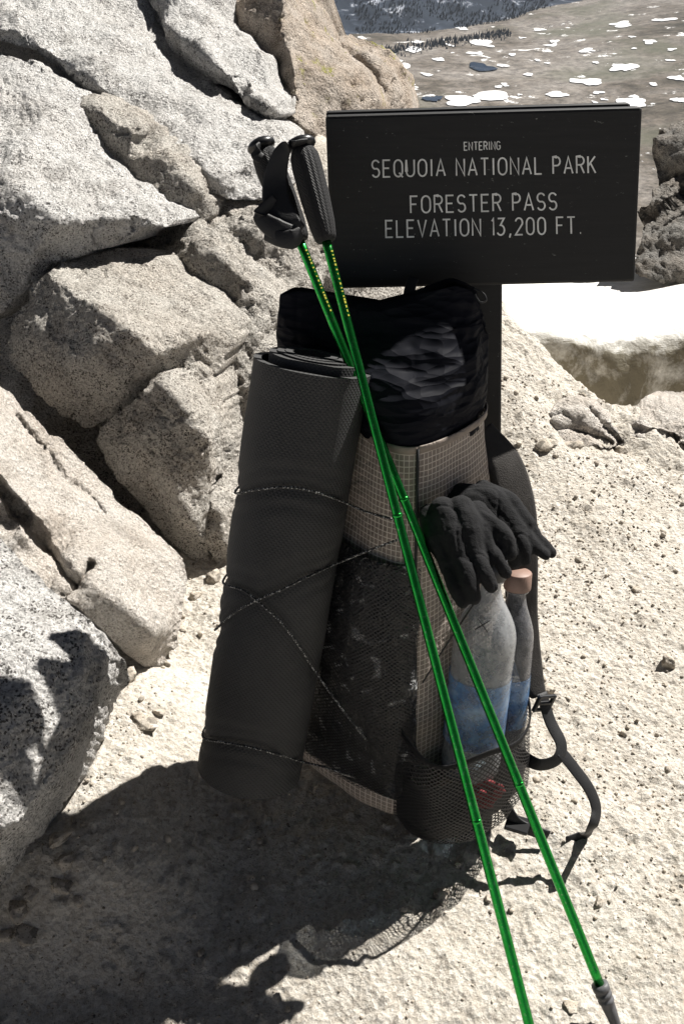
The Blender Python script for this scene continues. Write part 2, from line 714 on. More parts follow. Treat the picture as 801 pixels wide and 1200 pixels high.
def snow_mat():
    N = NT('dirty_snow')
    v = N.coord('Object')
    st = N.coord('Object', (1, 1, 0.75))
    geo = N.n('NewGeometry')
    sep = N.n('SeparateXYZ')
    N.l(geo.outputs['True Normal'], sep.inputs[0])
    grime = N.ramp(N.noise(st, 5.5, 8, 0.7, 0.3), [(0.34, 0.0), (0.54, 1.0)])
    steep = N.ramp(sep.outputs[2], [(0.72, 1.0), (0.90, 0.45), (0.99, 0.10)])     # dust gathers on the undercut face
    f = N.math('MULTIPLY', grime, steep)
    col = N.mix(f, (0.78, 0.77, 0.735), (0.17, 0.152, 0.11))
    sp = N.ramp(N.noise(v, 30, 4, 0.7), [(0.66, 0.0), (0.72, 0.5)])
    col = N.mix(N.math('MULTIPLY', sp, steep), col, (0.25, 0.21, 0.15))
    N.bump(N.noise(v, 18, 6, 0.6), 0.5, 0.03)
    return N.set(col, 0.7, Specular_IOR_Level=0.3)


M['snow'] = snow_mat()


def valley_mat():
    N = NT('alpine_tundra')
    v = N.coord('Object')
    n1 = N.noise(v, 0.0042, 10, 0.68, 0.5)
    col = N.ramp(n1, [(0.38, (0.050, 0.044, 0.032)), (0.46, (0.115, 0.098, 0.080)), (0.55, (0.190, 0.170, 0.150)), (0.70, (0.265, 0.245, 0.225))])
    n2 = N.ramp(N.noise(v, 0.07, 9, 0.85), [(0.36, 0.30), (0.62, 1.35)])
    col = N.mix(1.0, col, n2, 'MULTIPLY')
    rk = N.ramp(N.voro(v, 0.09), [(0.10, 0.45), (0.24, 1.0)])
    col = N.mix(N.ramp(N.noise(v, 0.008, 4), [(0.45, 0.0), (0.6, 0.8)]), col, N.mix(1.0, col, rk, 'MULTIPLY'))
    grn = N.ramp(N.noise(v, 0.0028, 6, 0.6), [(0.52, 0.0), (0.62, 0.7)])
    col = N.mix(grn, col, (0.085, 0.088, 0.06))
    sn = N.ramp(N.noise(v, 0.021, 8, 0.7), [(0.615, 0.0), (0.635, 1.0)])
    col = N.mix(sn, col, (0.8, 0.8, 0.8))
    return N.set(col, 0.95, Specular_IOR_Level=0.1)


M['valley'] = valley_mat()


def hill_mat():
    N = NT('snowy_forest_floor')
    v = N.coord('Object')
    n1 = N.noise(N.coord('Object', (1, 1, 1.6)), 0.016, 8, 0.7, 0.5)
    col = N.ramp(n1, [(0.50, (0.018, 0.026, 0.040)), (0.56, (0.04, 0.052, 0.075)), (0.63, (0.50, 0.53, 0.60))])
    return N.set(col, 0.95, Specular_IOR_Level=0.1)


M['hill'] = hill_mat()
M['conifer'] = plain('dark_conifer', (0.020, 0.030, 0.045), 0.9, 0, None, 0.1)
M['patch'] = plain('clean_snow', (0.85, 0.85, 0.86), 0.7, 0, None, 0.2)
M['pond'] = plain('pond_water', (0.02, 0.035, 0.06), 0.08, 0, None, 0.5)


# ------------------------------------------------------------ ground
def sstep(a, b, x):
    t = np.clip((x - a) / (b - a), 0, 1)
    return t * t * (3 - 2 * t)


CREST = [(-1.6, 3.6, 0.5), (-0.4, 3.3, 0.55), (0.1, 2.9, 0.42), (0.43, 2.48, 0.165), (0.567, 2.27, 0.05), (0.69, 2.10, -0.01), (0.9, 2.05, -0.02), (1.4, 2.0, -0.02), (4, 1.9, 0.0)]


def ground_base(x, y):
    x = np.asarray(x, float)
    y = np.asarray(y, float)
    z = -0.028 -0.035 * np.clip(x, -1.5, 2) + 0.015 * np.clip(y - 0.85, -1, 3)
    z = z - 0.05 * sstep(0.15, -0.35, x) * sstep(0.85, 0.5, y)
    z = z + 0.09 * sstep(-0.14, -0.34, x) * sstep(0.62, 0.78, y) * sstep(1.25, 1.0, y)
    z = z + 0.026 * np.exp(-((x - 0.09) / 0.20) ** 2 - ((y - 0.95) / 0.15) ** 2)
    cx = [c[0] for c in CREST]
    yc = np.interp(x, cx, [c[1] for c in CREST])
    zc = np.interp(x, cx, [c[2] for c in CREST])
    base_c = -0.035 * np.clip(x, -1.5, 2) + 0.015 * np.clip(yc - 0.85, -1, 3)
    up = sstep(0.0, 1.0, np.clip(1 - (yc - y) / 0.8, 0, 1)) * (zc - base_c)
    z = z + np.where(y < yc, up, zc - base_c)
    over = np.clip(y - yc, 0, None)
    z = z - 0.75 * over * sstep(0, 0.3, over)
    return z


def axis(segments):
    out = [segments[0][0]]
    for a, b, s0, s1 in segments:
        x = out[-1]
        while x < b:
            f = (x - a) / (b - a)
            x += s0 + (s1 - s0) * f
            out.append(x)
    return np.array(out)


xs = axis([(-6, -0.62, 0.5, 0.006), (-0.62, 0.75, 0.0038, 0.0038), (0.75, 1.3, 0.004, 0.012), (1.3, 9, 0.012, 0.6)])
ys = axis([(-3, 0.42, 0.5, 0.02), (0.42, 1.35, 0.0038, 0.0042), (1.35, 2.6, 0.0045, 0.008), (2.6, 7, 0.01, 0.5)])
gx, gy = np.meshgrid(xs, ys)
fx, fy = gx.ravel(), gy.ravel()
gz = ground_base(fx, fy)
p2 = np.stack([fx, fy, np.zeros_like(fx)], 1)
gz += 0.008 * fbm(p2, 5, 3, 0.5, 3) + 0.0024 * fbm(p2, 24, 3, 0.5, 5) + 0.0016 * fbm(p2, 110, 2, 0.6, 9)
crumb = 0.5 + 0.5 * np.clip(fbm(p2, 6, 3, 0.5, 31) * 1.6, -1, 1)
gz += pebble_bumps(fx, fy, 0.020, 11, 0.55) * 0.75 * crumb
gz += pebble_bumps(fx, fy, 0.0105, 21, 0.55) * 1.0 * crumb + pebble_bumps(fx + 0.37, fy, 0.0165, 71, 0.4) * 0.8 * (1.3 - crumb)
gz += pebble_bumps(fx, fy, 0.055, 41, 0.18) * 0.35 * crumb
bank = sstep(0.5, 0.15, np.abs(fy - np.interp(fx, [c[0] for c in CREST], [c[1] for c in CREST])) )
gz += bank * (0.02 * fbm(p2, 9, 4, 0.6, 51))
ground = mesh_obj('ground', np.stack([fx, fy, gz], 1), grid_faces(len(ys), len(xs)), M['dirt'])
tag(ground, kind='structure')


def ground_z(x, y):
    j = min(max(np.searchsorted(xs, x), 1), len(xs) - 1)
    i = min(max(np.searchsorted(ys, y), 1), len(ys) - 1)
    Z = gz.reshape(len(ys), len(xs))
    return float(min(Z[i, j], Z[i - 1, j - 1], Z[i, j - 1], Z[i - 1, j]))


# ------------------------------------------------------------ far valley
def valley_h(x, y):
    q = np.stack([x, y, np.zeros_like(x)], 1)
    z = -260 + (3 + 8 * sstep(1300, 1800, y)) * fbm(q, 1 / 500, 3, 0.5, 61) + 2.6 * fbm(q, 1 / 130, 4, 0.6, 62)
    z = z + 0.11 * np.clip(x - 350, 0, 900) * sstep(900, 1500, y)
    near = np.exp(-np.clip(y - 5, 0, None) / 170)
    z = -260 + (z + 260) * (1 - near) + near * 252 - 3
    foot = 1830 + 0.75 * (x - 50) + 40 * fbm(q, 1 / 220, 3, 0.5, 66)
    d = np.clip(y - foot, 0, None)
    hill = 0.42 * d * sstep(0, 120, d)
    z = z + hill
    z = np.minimum(z, 8 + 12 * fbm(q, 1 / 600, 4, 0.5, 65))
    return z


vx = np.concatenate([np.linspace(-4000, -420, 40), np.linspace(-400, 1400, 330), np.linspace(1450, 5000, 40)])
vy = np.concatenate([np.linspace(6, 980, 50), np.linspace(1000, 2600, 360), np.linspace(2650, 7000, 50)])
ax_, ay_ = np.meshgrid(vx, vy)
qx, qy = ax_.ravel(), ay_.ravel()
qz = valley_h(qx, qy)
qz = np.where(qy < 20, np.minimum(qz, -9), qz)
foot_all = 1830 + 0.75 * (qx - 50)
vf = grid_faces(len(vy), len(vx))
vm = mesh_obj('valley', np.stack([qx, qy, qz], 1), vf, M['valley'])
vm.data.materials.append(M['hill'])
fq = np.stack([qx, qy, np.zeros_like(qx)], 1)
foot_v = 1830 + 0.75 * (qx - 50) + 40 * fbm(fq, 1 / 220, 3, 0.5, 66)
mi = (qy[vf].mean(1) > foot_v[vf].mean(1)).astype(np.int32)
vm.data.polygons.foreach_set('material_index', mi)
tag(vm, kind='structure')


def valley_at(px, py):
    r = ray(px, py)
    t = np.linspace(150, 4000, 1600)
    X, Y, Z = t * r[0], t * r[1], CAM_H + t * r[2]
    z = valley_h(X, Y)
    k = int(np.argmax(Z < z))
    return np.array([X[k], Y[k], z[k]])


rs = np.random.default_rng(5)


def flat_patch(px, py, wpx, hpx, seed, lift):
    """irregular sheet of snow or water draped on the valley floor"""
    c = valley_at(px, py)
    e = valley_at(px + wpx / 2, py)
    f = valley_at(px, py - hpx / 2)
    n = 44
    hpx = hpx * 0.42
    wpx = wpx * 0.66
    B0 = 0
    a = np.linspace(0, 2 * math.pi, n, endpoint=False)
    rr = np.clip(1 + 0.75 * fbm(np.stack([np.cos(a) * 0.9 + seed * 3.1, np.sin(a) * 0.9, np.full(n, seed * 1.7)], 1), 1.0, 3, 0.42, seed), 0.2, 2)
    ang = rs.uniform(-0.3, 0.3)
    A = np.abs(e[0] - c[0])
    B = min(np.abs(f[1] - c[1]), A * 1.6)
    x = c[0] + rr * (A * np.cos(a))
    y = c[1] + rr * (B * np.sin(a) + A * 0.5 * math.sin(ang) * np.cos(a))
    xx = np.concatenate([[c[0]], c[0] + (x - c[0]) * 0.55, x])
    yy = np.concatenate([[c[1]], c[1] + (y - c[1]) * 0.55, y])
    z = valley_h(xx, yy) + lift
    F = [(0, 1 + i, 1 + (i + 1) % n) for i in range(n)]
    F += [(1 + i, 1 + n + i, 1 + n + (i + 1) % n, 1 + (i + 1) % n) for i in range(n)]
    return np.stack([xx, yy, z], 1), F


patches = [(729, 29, 36, 9), (685, 96, 30, 16), (730, 80, 26, 14), (793, 92, 22, 12), (578, 113, 40, 9), (541, 120, 34, 10),
           (568, 53, 26, 7), (483, 59, 24, 7), (558, 63, 18, 5), (646, 54, 22, 6), (631, 36, 18, 4), (742, 119, 34, 10),
           (655, 112, 24, 6), (600, 65, 12, 4), (785, 72, 16, 8), (775, 24, 30, 4), (515, 70, 16, 4), (500, 88, 14, 4),
           (470, 78, 14, 6), (690, 60, 16, 4), (620, 88, 12, 3), (760, 50, 14, 5), (640, 75, 10, 3), (795, 118, 16, 8),
           (700, 110, 14, 4), (528, 54, 12, 3), (610, 45, 10, 3), (765, 100, 10, 5), (590, 100, 10, 3), (540, 34, 14, 3)]
for k in range(24):
    qx_, qy_ = rs.uniform(440, 815), rs.uniform(22, 135)
    patches.append((qx_, qy_, rs.uniform(4, 13), rs.uniform(2.0, 4.5)))
ps = [flat_patch(*q, i + 1, 1.2) for i, q in enumerate(patches)]
tag(mesh_obj('snow_patches', *join(*ps), M['patch']), 'white snow patches scattered over the brown valley floor', 'snow', kind='stuff')
for i, q in enumerate([(566, 81, 22, 9), (508, 116, 18, 8)]):
    tag(mesh_obj('pond', *flat_patch(*q, 60 + i, 1.6), M['pond']), kind='structure')

# conifers on the hill beyond the valley: nobody could count them
TV, TF = [], []
cnt = 0
for px, py, dens in [(0, 0, 0)]:
    n = 9000
    X = rs.uniform(-150, 900, n)
    D = rs.uniform(-15, 330, n) ** 1.0
    fpos = np.stack([X, np.zeros(n), np.zeros(n)], 1)
    Y0 = 1830 + 0.75 * (X - 50)
    Y = Y0 + 40 * fbm(np.stack([X, Y0, np.zeros(n)], 1), 1 / 220, 3, 0.5, 66) + D
    keep = fbm(np.stack([X, Y, np.zeros(n)], 1), 1 / 90, 3, 0.6, 77) > -0.12
    X, Y = X[keep], Y[keep]
    # the tongue of trees that runs down onto the flat
    X2 = rs.uniform(60, 300, 620)
    Y2 = 1640 + (X2 - 60) * 0.95 + rs.normal(0, 24, 620)
    X, Y = np.concatenate([X, X2]), np.concatenate([Y, Y2])
    Z = valley_h(X, Y)
    off = 0
    for x, y, z in zip(X, Y, Z):
        h = rs.uniform(3.5, 7.5)
        r = h * rs.uniform(0.16, 0.26)
        a0 = rs.uniform(0, 6)
        ring = [(x + r * math.cos(a0 + k * 2 * math.pi / 5), y + r * math.sin(a0 + k * 2 * math.pi / 5), z + h * 0.08) for k in range(5)]
        TV += ring + [(x, y, z + h)]
        TF += [(off + k, off + (k + 1) % 5, off + 5) for k in range(5)]
        off += 6
tag(mesh_obj('far_forest', TV, TF, M['conifer'], smooth=False), 'dark conifer forest on the far slope above the valley', 'forest', kind='stuff')


# ------------------------------------------------------------ snow bank beyond the crest
def snow_bank():
    nx, ny = 150, 110
    u = np.linspace(0, 1, nx)
    w = np.linspace(0, 1, ny)
    U, W = np.meshgrid(u, w)
    U, W = U.ravel(), W.ravel()
    X = 0.25 + 3.2 * U
    # profile: up the undercut face, over the lip, back along the top
    lipn = noise3(np.stack([X * 2.2, X * 0, X * 0], 1), 5)
    ylip = 2.95 + 0.12 * (X - 0.8) + 0.08 * lipn
    zlip = -0.17 + 0.05 * np.clip(X - 0.8, -1, 2) + 0.05 * noise3(np.stack([X * 2.9, X * 0 + 4, X * 0], 1), 6)
    prof = catmull([(-0.26, -0.95, 0), (-0.21, -0.62, 0), (-0.15, -0.32, 0), (-0.09, -0.11, 0), (-0.03, -0.02, 0), (0.10, 0.0, 0), (0.45, -0.06, 0), (1.5, -0.36, 0)], 200)
    Y = ylip + np.interp(W, np.linspace(0, 1, 200), prof[:, 0])
    Z = zlip + np.interp(W, np.linspace(0, 1, 200), prof[:, 1])
    top = sstep(0.45, 0.75, W)
    p = np.stack([X, Y, Z], 1)
    n = fbm(p, 3.2, 5, 0.55, 8)
    Z = Z + 0.022 * n * (0.3 + (1 - top))
    Y = Y + 0.045 * fbm(p * [1, 1, 0.8], 3.0, 4, 0.5, 12) * (1 - top)
    o = mesh_obj('snow_bank', np.stack([X, Y, Z], 1), grid_faces(ny, nx), M['snow'])
    return tag(o, kind='structure')


snow_bank()


# ------------------------------------------------------------ rocks
def inside(poly, x, y):
    c = np.zeros(x.shape, bool)
    n = len(poly)
    for i in range(n):
        x1, y1 = poly[i]
        x2, y2 = poly[(i + 1) % n]
        k = (y1 > y) != (y2 > y)
        c ^= k & (x < (x2 - x1) * (y - y1) / ((y2 - y1) or 1e-9) + x1)
    return c


def rock(name, label, outline, inner, mat, thick, group=None, step=3.2, amp=(0.018, 0.007, 0.0026), smooth=3, seed=1, cat='boulder', cracks=(), kind=None, push=(0.25, 0.9, -0.25)):
    """a boulder: facets measured as (x, y, depth), skinned, roughened, and closed at the back"""
    ctrl = list(outline) + list(inner)
    pts2 = [Vector((c[0], c[1])) for c in ctrl]
    no = len(outline)
    _, _, tris, _, _, _ = geometry.delaunay_2d_cdt(pts2, [(i, (i + 1) % no) for i in range(no)], [], 0, 1e-4)
    cx = np.array([[c[0], c[1]] for c in ctrl], float)
    ct = np.array([c[2] for c in ctrl], float)

    def depth(x, y):
        best = np.full(x.shape, -1e9)
        val = np.full(x.shape, ct.mean())
        for tr in tris:
            a, b, c = cx[list(tr[:3])]
            den = (b[1] - c[1]) * (a[0] - c[0]) + (c[0] - b[0]) * (a[1] - c[1])
            if abs(den) < 1e-6: continue
            l1 = ((b[1] - c[1]) * (x - c[0]) + (c[0] - b[0]) * (y - c[1])) / den
            l2 = ((c[1] - a[1]) * (x - c[0]) + (a[0] - c[0]) * (y - c[1])) / den
            l3 = 1 - l1 - l2
            m = np.minimum(np.minimum(l1, l2), l3)
            k = m > best
            v = np.clip(l1, 0, 1) * ct[tr[0]] + np.clip(l2, 0, 1) * ct[tr[1]] + np.clip(l3, 0, 1) * ct[tr[2]]
            v = v / (np.clip(l1, 0, 1) + np.clip(l2, 0, 1) + np.clip(l3, 0, 1) + 1e-9)
            val = np.where(k, v, val)
            best = np.where(k, m, best)
        return val
    rg = np.random.default_rng(seed)
    ring = []
    for i in range(no):
        a, b = np.array(outline[i][:2], float), np.array(outline[(i + 1) % no][:2], float)
        L = np.linalg.norm(b - a)
        m = max(1, int(L / step))
        for k in range(m):
            ring.append(a + (b - a) * k / m)
    ring = np.array(ring)
    rj = noise3(np.stack([ring[:, 0] / 14, ring[:, 1] / 14, np.full(len(ring), seed * 1.3)], 1), seed) * 4.0 \
        + noise3(np.stack([ring[:, 0] / 4, ring[:, 1] / 4, np.full(len(ring), seed * 1.3)], 1), seed + 1) * 1.2
    cen = ring.mean(0)
    d = ring - cen
    ring = ring + d / (np.linalg.norm(d, axis=1)[:, None] + 1e-9) * rj[:, None]
    x0, y0 = ring.min(0)
    x1, y1 = ring.max(0)
    X, Y = np.meshgrid(np.arange(x0, x1, step), np.arange(y0, y1, step))
    X[1::2] += step / 2
    X = X.ravel() + rg.uniform(-.25, .25, X.size) * step
    Y = Y.ravel() + rg.uniform(-.25, .25, Y.size) * step
    k = inside(ring, X, Y)
    X, Y = X[k], Y[k]
    # keep interior points off the rim
    for s in range(0, len(ring), 200):
        seg = ring[s:s + 200]
        dm = ((X[:, None] - seg[None, :, 0]) ** 2 + (Y[:, None] - seg[None, :, 1]) ** 2).min(1)
        kk = dm > (0.55 * step) ** 2
        X, Y = X[kk], Y[kk]
    px = np.concatenate([ring[:, 0], X])
    py = np.concatenate([ring[:, 1], Y])
    nr = len(ring)
    vs, _, fs, ov, _, _ = geometry.delaunay_2d_cdt([Vector((a, b)) for a, b in zip(px, py)], [(i, (i + 1) % nr) for i in range(nr)], [], 1, 1e-5)
    # original index of each output vertex
    px = np.array([v.x for v in vs])
    py = np.array([v.y for v in vs])
    is_ring = {}
    for i, o in enumerate(ov):
        for q in o:
            if q < nr: is_ring[q] = i
    ridx = [is_ring[q] for q in range(nr) if q in is_ring]
    T = depth(px, py)
    F = np.array([tuple(f) for f in fs if len(f) == 3], dtype=np.int64)
    E = np.vstack([F[:, [0, 1]], F[:, [1, 2]], F[:, [2, 0]]])
    E = np.vstack([E, E[:, ::-1]])
    deg = np.bincount(E[:, 0], minlength=len(px)) + 1e-9
    for _ in range(smooth):
        T = 0.4 * T + 0.6 * np.bincount(E[:, 0], T[E[:, 1]], minlength=len(px)) / deg
    rays = np.stack([(px - 400.5) / FPX, CP - (py - 600) / FPX * SP, -SP - (py - 600) / FPX * CP], 1)
    V = np.array([0, 0, CAM_H]) + rays * T[:, None]
    # cracks: cut a groove
    for pts, w, dp in cracks:
        dist = np.full(len(px), 1e9)
        for a, b in zip(pts[:-1], pts[1:]):
            a, b = np.array(a, float), np.array(b, float)
            ab = b - a
            s = np.clip(((px - a[0]) * ab[0] + (py - a[1]) * ab[1]) / (ab @ ab), 0, 1)
            wob = 3 * noise3(np.stack([px / 16, py / 16, px * 0 + seed], 1), 4)
            dist = np.minimum(dist, np.hypot(px - a[0] - s * ab[0] + wob, py - a[1] - s * ab[1]))
        V = V + rays * (dp * np.exp(-(dist / w) ** 2))[:, None]

    def normals(V):
        fn = np.cross(V[F[:, 1]] - V[F[:, 0]], V[F[:, 2]] - V[F[:, 0]])
        n = np.zeros_like(V)
        for c in range(3):
            for a in range(3):
                n[:, a] += np.bincount(F[:, c], fn[:, a], minlength=len(V))
        return n / (np.linalg.norm(n, axis=1)[:, None] + 1e-12)
    nn = normals(V)
    flip = np.sum(nn * rays) > 0
    if flip:
        F = F[:, ::-1]
        nn = -nn
    sc = T.mean() / 1.8
    so_ = V / sc
    dsp = amp[0] * (fbm(so_, 7, 3, 0.5, seed + 3)) + 0.45 * amp[1] * fbm(so_, 34, 3, 0.5, seed + 5)
    rid = np.abs(fbm(so_, 16, 3, 0.5, seed + 9))
    crk = np.exp(-(rid / 0.05) ** 2) * sstep(-0.1, 0.35, fbm(so_, 5, 2, 0.5, seed + 12))
    dsp = dsp - amp[1] * 1.5 * crk + 0.8 * amp[2] * fbm(so_, 150, 2, 0.7, seed + 6)
    pit = np.clip(fbm(so_, 60, 2, 0.5, seed + 15) - 0.35, 0, 1)
    dsp = dsp - amp[2] * 1.8 * pit
    V = V + nn * (dsp * sc)[:, None]
    # back: two rings, then close
    push = np.array(push)
    push = push / np.linalg.norm(push)
    rv = V[ridx]
    rc = rv.mean(0)
    A = rv + push * thick * 0.4 + (rc - rv) * 0.05
    B = rv + push * thick + (rc - rv) * 0.5
    nv = len(V)
    m = len(ridx)
    ctr = rc + push * thick * 1.05
    V = np.vstack([V, A, B, ctr])
    faces = [tuple(f) for f in F]
    for i in range(m):
        j = (i + 1) % m
        q = [(ridx[i], ridx[j], nv + j, nv + i), (nv + i, nv + j, nv + m + j, nv + m + i)]
        t3 = (nv + m + i, nv + m + j, nv + 2 * m)
        if not flip:
            faces += q + [t3]
        else:
            faces += [a[::-1] for a in q] + [t3[::-1]]
    loc = rc
    o = mesh_obj(name, V - loc, faces, mat)
    o.location = loc
    bm = bmesh.new()
    bm.from_mesh(o.data)
    bmesh.ops.recalc_face_normals(bm, faces=bm.faces)
    bm.to_mesh(o.data)
    bm.free()
    return tag(o, label, None if kind else cat, group, kind)


GR = 'granite boulders piled on the left'
rock('boulder', 'grey speckled boulder at the lower left edge, marked by the shadow of the pole grips',
     [(-70, 625, 1.26), (0, 632, 1.29), (60, 690, 1.27), (100, 723, 1.245), (130, 752, 1.27), (148, 775, 1.33), (150, 800, 1.40), (122, 866, 1.45), (88, 932, 1.40), (58, 985, 1.35), (22, 1040, 1.28), (-10, 1066, 1.24), (-70, 1085, 1.18)],
     [(0, 720, 1.19), (50, 775, 1.155), (95, 790, 1.18), (124, 782, 1.24), (122, 800, 1.235), (98, 860, 1.165), (75, 905, 1.125), (28, 965, 1.065), (0, 978, 1.045), (-70, 990, 1.00), (-70, 850, 1.02), (0, 850, 1.075), (60, 850, 1.125)],
     M['granite_grey'], 0.30, GR, seed=11, amp=(0.012, 0.006, 0.0030), push=(-0.35, 0.75, -0.5))
rock('boulder', 'long pale sunlit slab sloping down to the dirt beside the mat',
     [(-70, 425, 1.74), (0, 452, 1.76), (60, 508, 1.76), (120, 568, 1.78), (180, 620, 1.76), (216, 658, 1.74), (222, 690, 1.70), (213, 740, 1.66), (196, 778, 1.63), (180, 787, 1.60), (150, 770, 1.56), (120, 735, 1.52), (95, 712, 1.50), (60, 705, 1.50), (0, 650, 1.50), (-70, 600, 1.50)],
     [(-70, 530, 1.52), (0, 562, 1.53), (40, 606, 1.52), (88, 662, 1.50), (112, 686, 1.50), (150, 715, 1.51), (176, 738, 1.53), (206, 738, 1.62), (140, 640, 1.60), (60, 650, 1.56), (20, 600, 1.56), (100, 600, 1.66)],
     M['granite_pale'], 0.35, GR, seed=23, amp=(0.012, 0.004, 0.0014), cracks=[([(20, 487), (50, 525), (90, 570), (125, 602)], 2.6, 0.02), ([(80, 700), (108, 662)], 4, 0.05), ([(-10, 560), (30, 605), (62, 650), (88, 690)], 6, 0.05)], push=(-0.4, 0.7, -0.5))
rock('boulder', 'rounded boulder with a sunlit crown, resting above a smaller cracked one',
     [(5, 396, 1.96), (15, 365, 1.96), (45, 325, 1.96), (85, 303, 2.06), (140, 295, 2.1), (185, 303, 2.12), (215, 325, 2.1), (250, 350, 2.06), (282, 378, 2.02), (278, 400, 1.99), (262, 425, 1.96), (248, 441, 1.94), (215, 428, 1.90), (195, 438, 1.87), (170, 460, 1.86), (130, 490, 1.86), (100, 502, 1.87), (70, 485, 1.88), (40, 455, 1.90), (15, 425, 1.93)],
     [(56, 320, 1.92), (104, 350, 1.81), (152, 384, 1.77), (186, 418, 1.80), (240, 390, 1.91), (90, 420, 1.80), (140, 430, 1.79), (50, 380, 1.87)],
     M['granite_tan'], 0.40, GR, seed=31, smooth=2, amp=(0.014, 0.005, 0.0026))
rock('boulder', 'cracked tan boulder wedged under the rounded one, next to the rolled mat',
     [(112, 515, 1.86), (150, 480, 1.83), (185, 446, 1.83), (225, 425, 1.88), (246, 445, 1.93), (270, 470, 1.98), (283, 510, 2.0), (280, 545, 1.98), (264, 560, 1.9), (243, 580, 1.82), (240, 640, 1.84), (246, 660, 1.88), (230, 657, 1.87), (205, 642, 1.86), (170, 600, 1.85), (140, 560, 1.85)],
     [(192, 450, 1.79), (224, 488, 1.77), (248, 520, 1.79), (254, 550, 1.81), (200, 560, 1.78), (225, 620, 1.80), (160, 530, 1.80)],
     M['granite_tan'], 0.35, GR, seed=43, smooth=2, amp=(0.012, 0.005, 0.0026))
rock('boulder', 'narrow tan block split off beside the crack, low behind the mat',
     [(243, 582, 1.83), (262, 556, 1.88), (290, 525, 1.95), (318, 545, 1.97), (312, 640, 1.94), (282, 660, 1.92), (256, 660, 1.88), (241, 640, 1.85)],
     [(258, 600, 1.82), (282, 590, 1.86), (262, 640, 1.84)],
     M['granite_tan'], 0.25, GR, seed=47, smooth=2, amp=(0.010, 0.005, 0.0026))
rock('boulder', 'block with bright flat top and shaded front, left edge, over the rounded boulder',
     [(-70, 52, 2.5), (0, 64, 2.5), (40, 76, 2.46), (70, 90, 2.42), (95, 106, 2.38), (102, 125, 2.34), (100, 155, 2.31), (118, 184, 2.26), (150, 210, 2.20), (180, 230, 2.16), (205, 248, 2.10), (200, 265, 2.07), (160, 268, 2.06), (140, 286, 2.06), (100, 296, 2.05), (60, 308, 2.03), (30, 338, 2.01), (5, 365, 2.0), (-70, 400, 1.96)],
     [(0, 204, 1.97), (30, 230, 1.94), (66, 258, 1.93), (105, 258, 1.98), (160, 250, 2.03), (-70, 175, 1.96), (0, 128, 2.24), (30, 118, 2.28), (50, 132, 2.20), (90, 150, 2.26), (40, 160, 2.12), (0, 290, 1.93), (40, 300, 1.95)],
     M['granite_grey'], 0.5, GR, seed=53, smooth=2, amp=(0.016, 0.007, 0.003))
rock('boulder', 'shaded brown block in the cleft under the long top slab',
     [(96, 118, 2.36), (120, 112, 2.42), (150, 126, 2.42), (182, 150, 2.40), (225, 186, 2.36), (240, 215, 2.33), (246, 255, 2.30), (228, 270, 2.26), (205, 262, 2.22), (185, 236, 2.24), (150, 205, 2.28), (118, 186, 2.32), (98, 160, 2.35)],
     [(120, 128, 2.30), (160, 150, 2.27), (205, 188, 2.23), (228, 215, 2.22), (150, 180, 2.27), (200, 225, 2.22)],
     M['granite_tan'], 0.35, GR, seed=59, smooth=2)
rock('boulder', 'long bright slab slanting across the top left corner',
     [(-70, -50, 3.0), (70, -60, 3.1), (180, -60, 3.1), (190, 20, 2.95), (215, 62, 2.82), (255, 98, 2.72), (295, 132, 2.62), (335, 150, 2.56), (350, 180, 2.5), (345, 215, 2.42), (310, 232, 2.36), (265, 232, 2.32), (240, 222, 2.34), (205, 190, 2.40), (160, 150, 2.46), (110, 112, 2.50), (60, 80, 2.54), (20, 54, 2.56), (-70, 30, 2.58)],
     [(-70, 10, 2.56), (20, 36, 2.5), (60, 62, 2.47), (110, 96, 2.44), (160, 134, 2.40), (205, 172, 2.34), (245, 205, 2.28), (60, 0, 2.78), (150, 60, 2.66), (230, 130, 2.5), (300, 190, 2.38), (180, 110, 2.5)],
     M['granite_grey'], 0.6, GR, seed=61, smooth=2, amp=(0.020, 0.008, 0.003))
rock('boulder', 'upper slab with a dark undercut, left of the lichen covered wedge',
     [(165, -60, 2.98), (262, -60, 3.1), (260, 10, 3.0), (278, 45, 2.92), (306, 78, 2.82), (330, 118, 2.70), (328, 134, 2.66), (310, 136, 2.66), (285, 118, 2.70), (255, 96, 2.76), (220, 74, 2.82), (192, 62, 2.86), (184, 32, 2.92), (175, 0, 2.95)],
     [(192, 28, 2.78), (225, 50, 2.70), (262, 84, 2.63), (296, 116, 2.58), (315, 126, 2.58), (200, -20, 2.88), (245, 20, 2.84), (290, 80, 2.72)],
     M['granite_grey'], 0.4, GR, seed=67, smooth=1, amp=(0.014, 0.008, 0.003))
rock('boulder', 'pinkish wedge with yellow green lichen, peaking behind the pole grips',
     [(252, -60, 3.3), (350, -60, 3.3), (360, -8, 3.25), (378, 25, 3.22), (398, 45, 3.2), (420, 75, 3.2), (440, 120, 3.15), (440, 190, 3.05), (400, 260, 2.9), (345, 260, 2.8), (330, 190, 2.85), (334, 150, 2.9), (310, 110, 3.0), (280, 60, 3.1), (255, 20, 3.2)],
     [(333, -10, 3.02), (332, 30, 2.96), (345, 80, 2.88), (342, 140, 2.82), (280, 10, 3.1), (320, 60, 3.0), (385, 90, 3.02), (385, 170, 2.92)],
     M['granite_pink'], 0.6, GR, seed=71, smooth=1, amp=(0.02, 0.007, 0.003))
rock('boulder', 'round topped lichen stained rock standing just left of the sign top',
     [(392, 40, 3.5), (415, 36, 3.52), (440, 48, 3.52), (462, 68, 3.5), (478, 98, 3.48), (484, 140, 3.4), (480, 220, 3.3), (400, 240, 3.2), (392, 120, 3.35)],
     [(410, 60, 3.36), (440, 80, 3.30), (455, 110, 3.30), (430, 150, 3.22)],
     M['granite_pink'], 0.5, GR, seed=73, smooth=2)
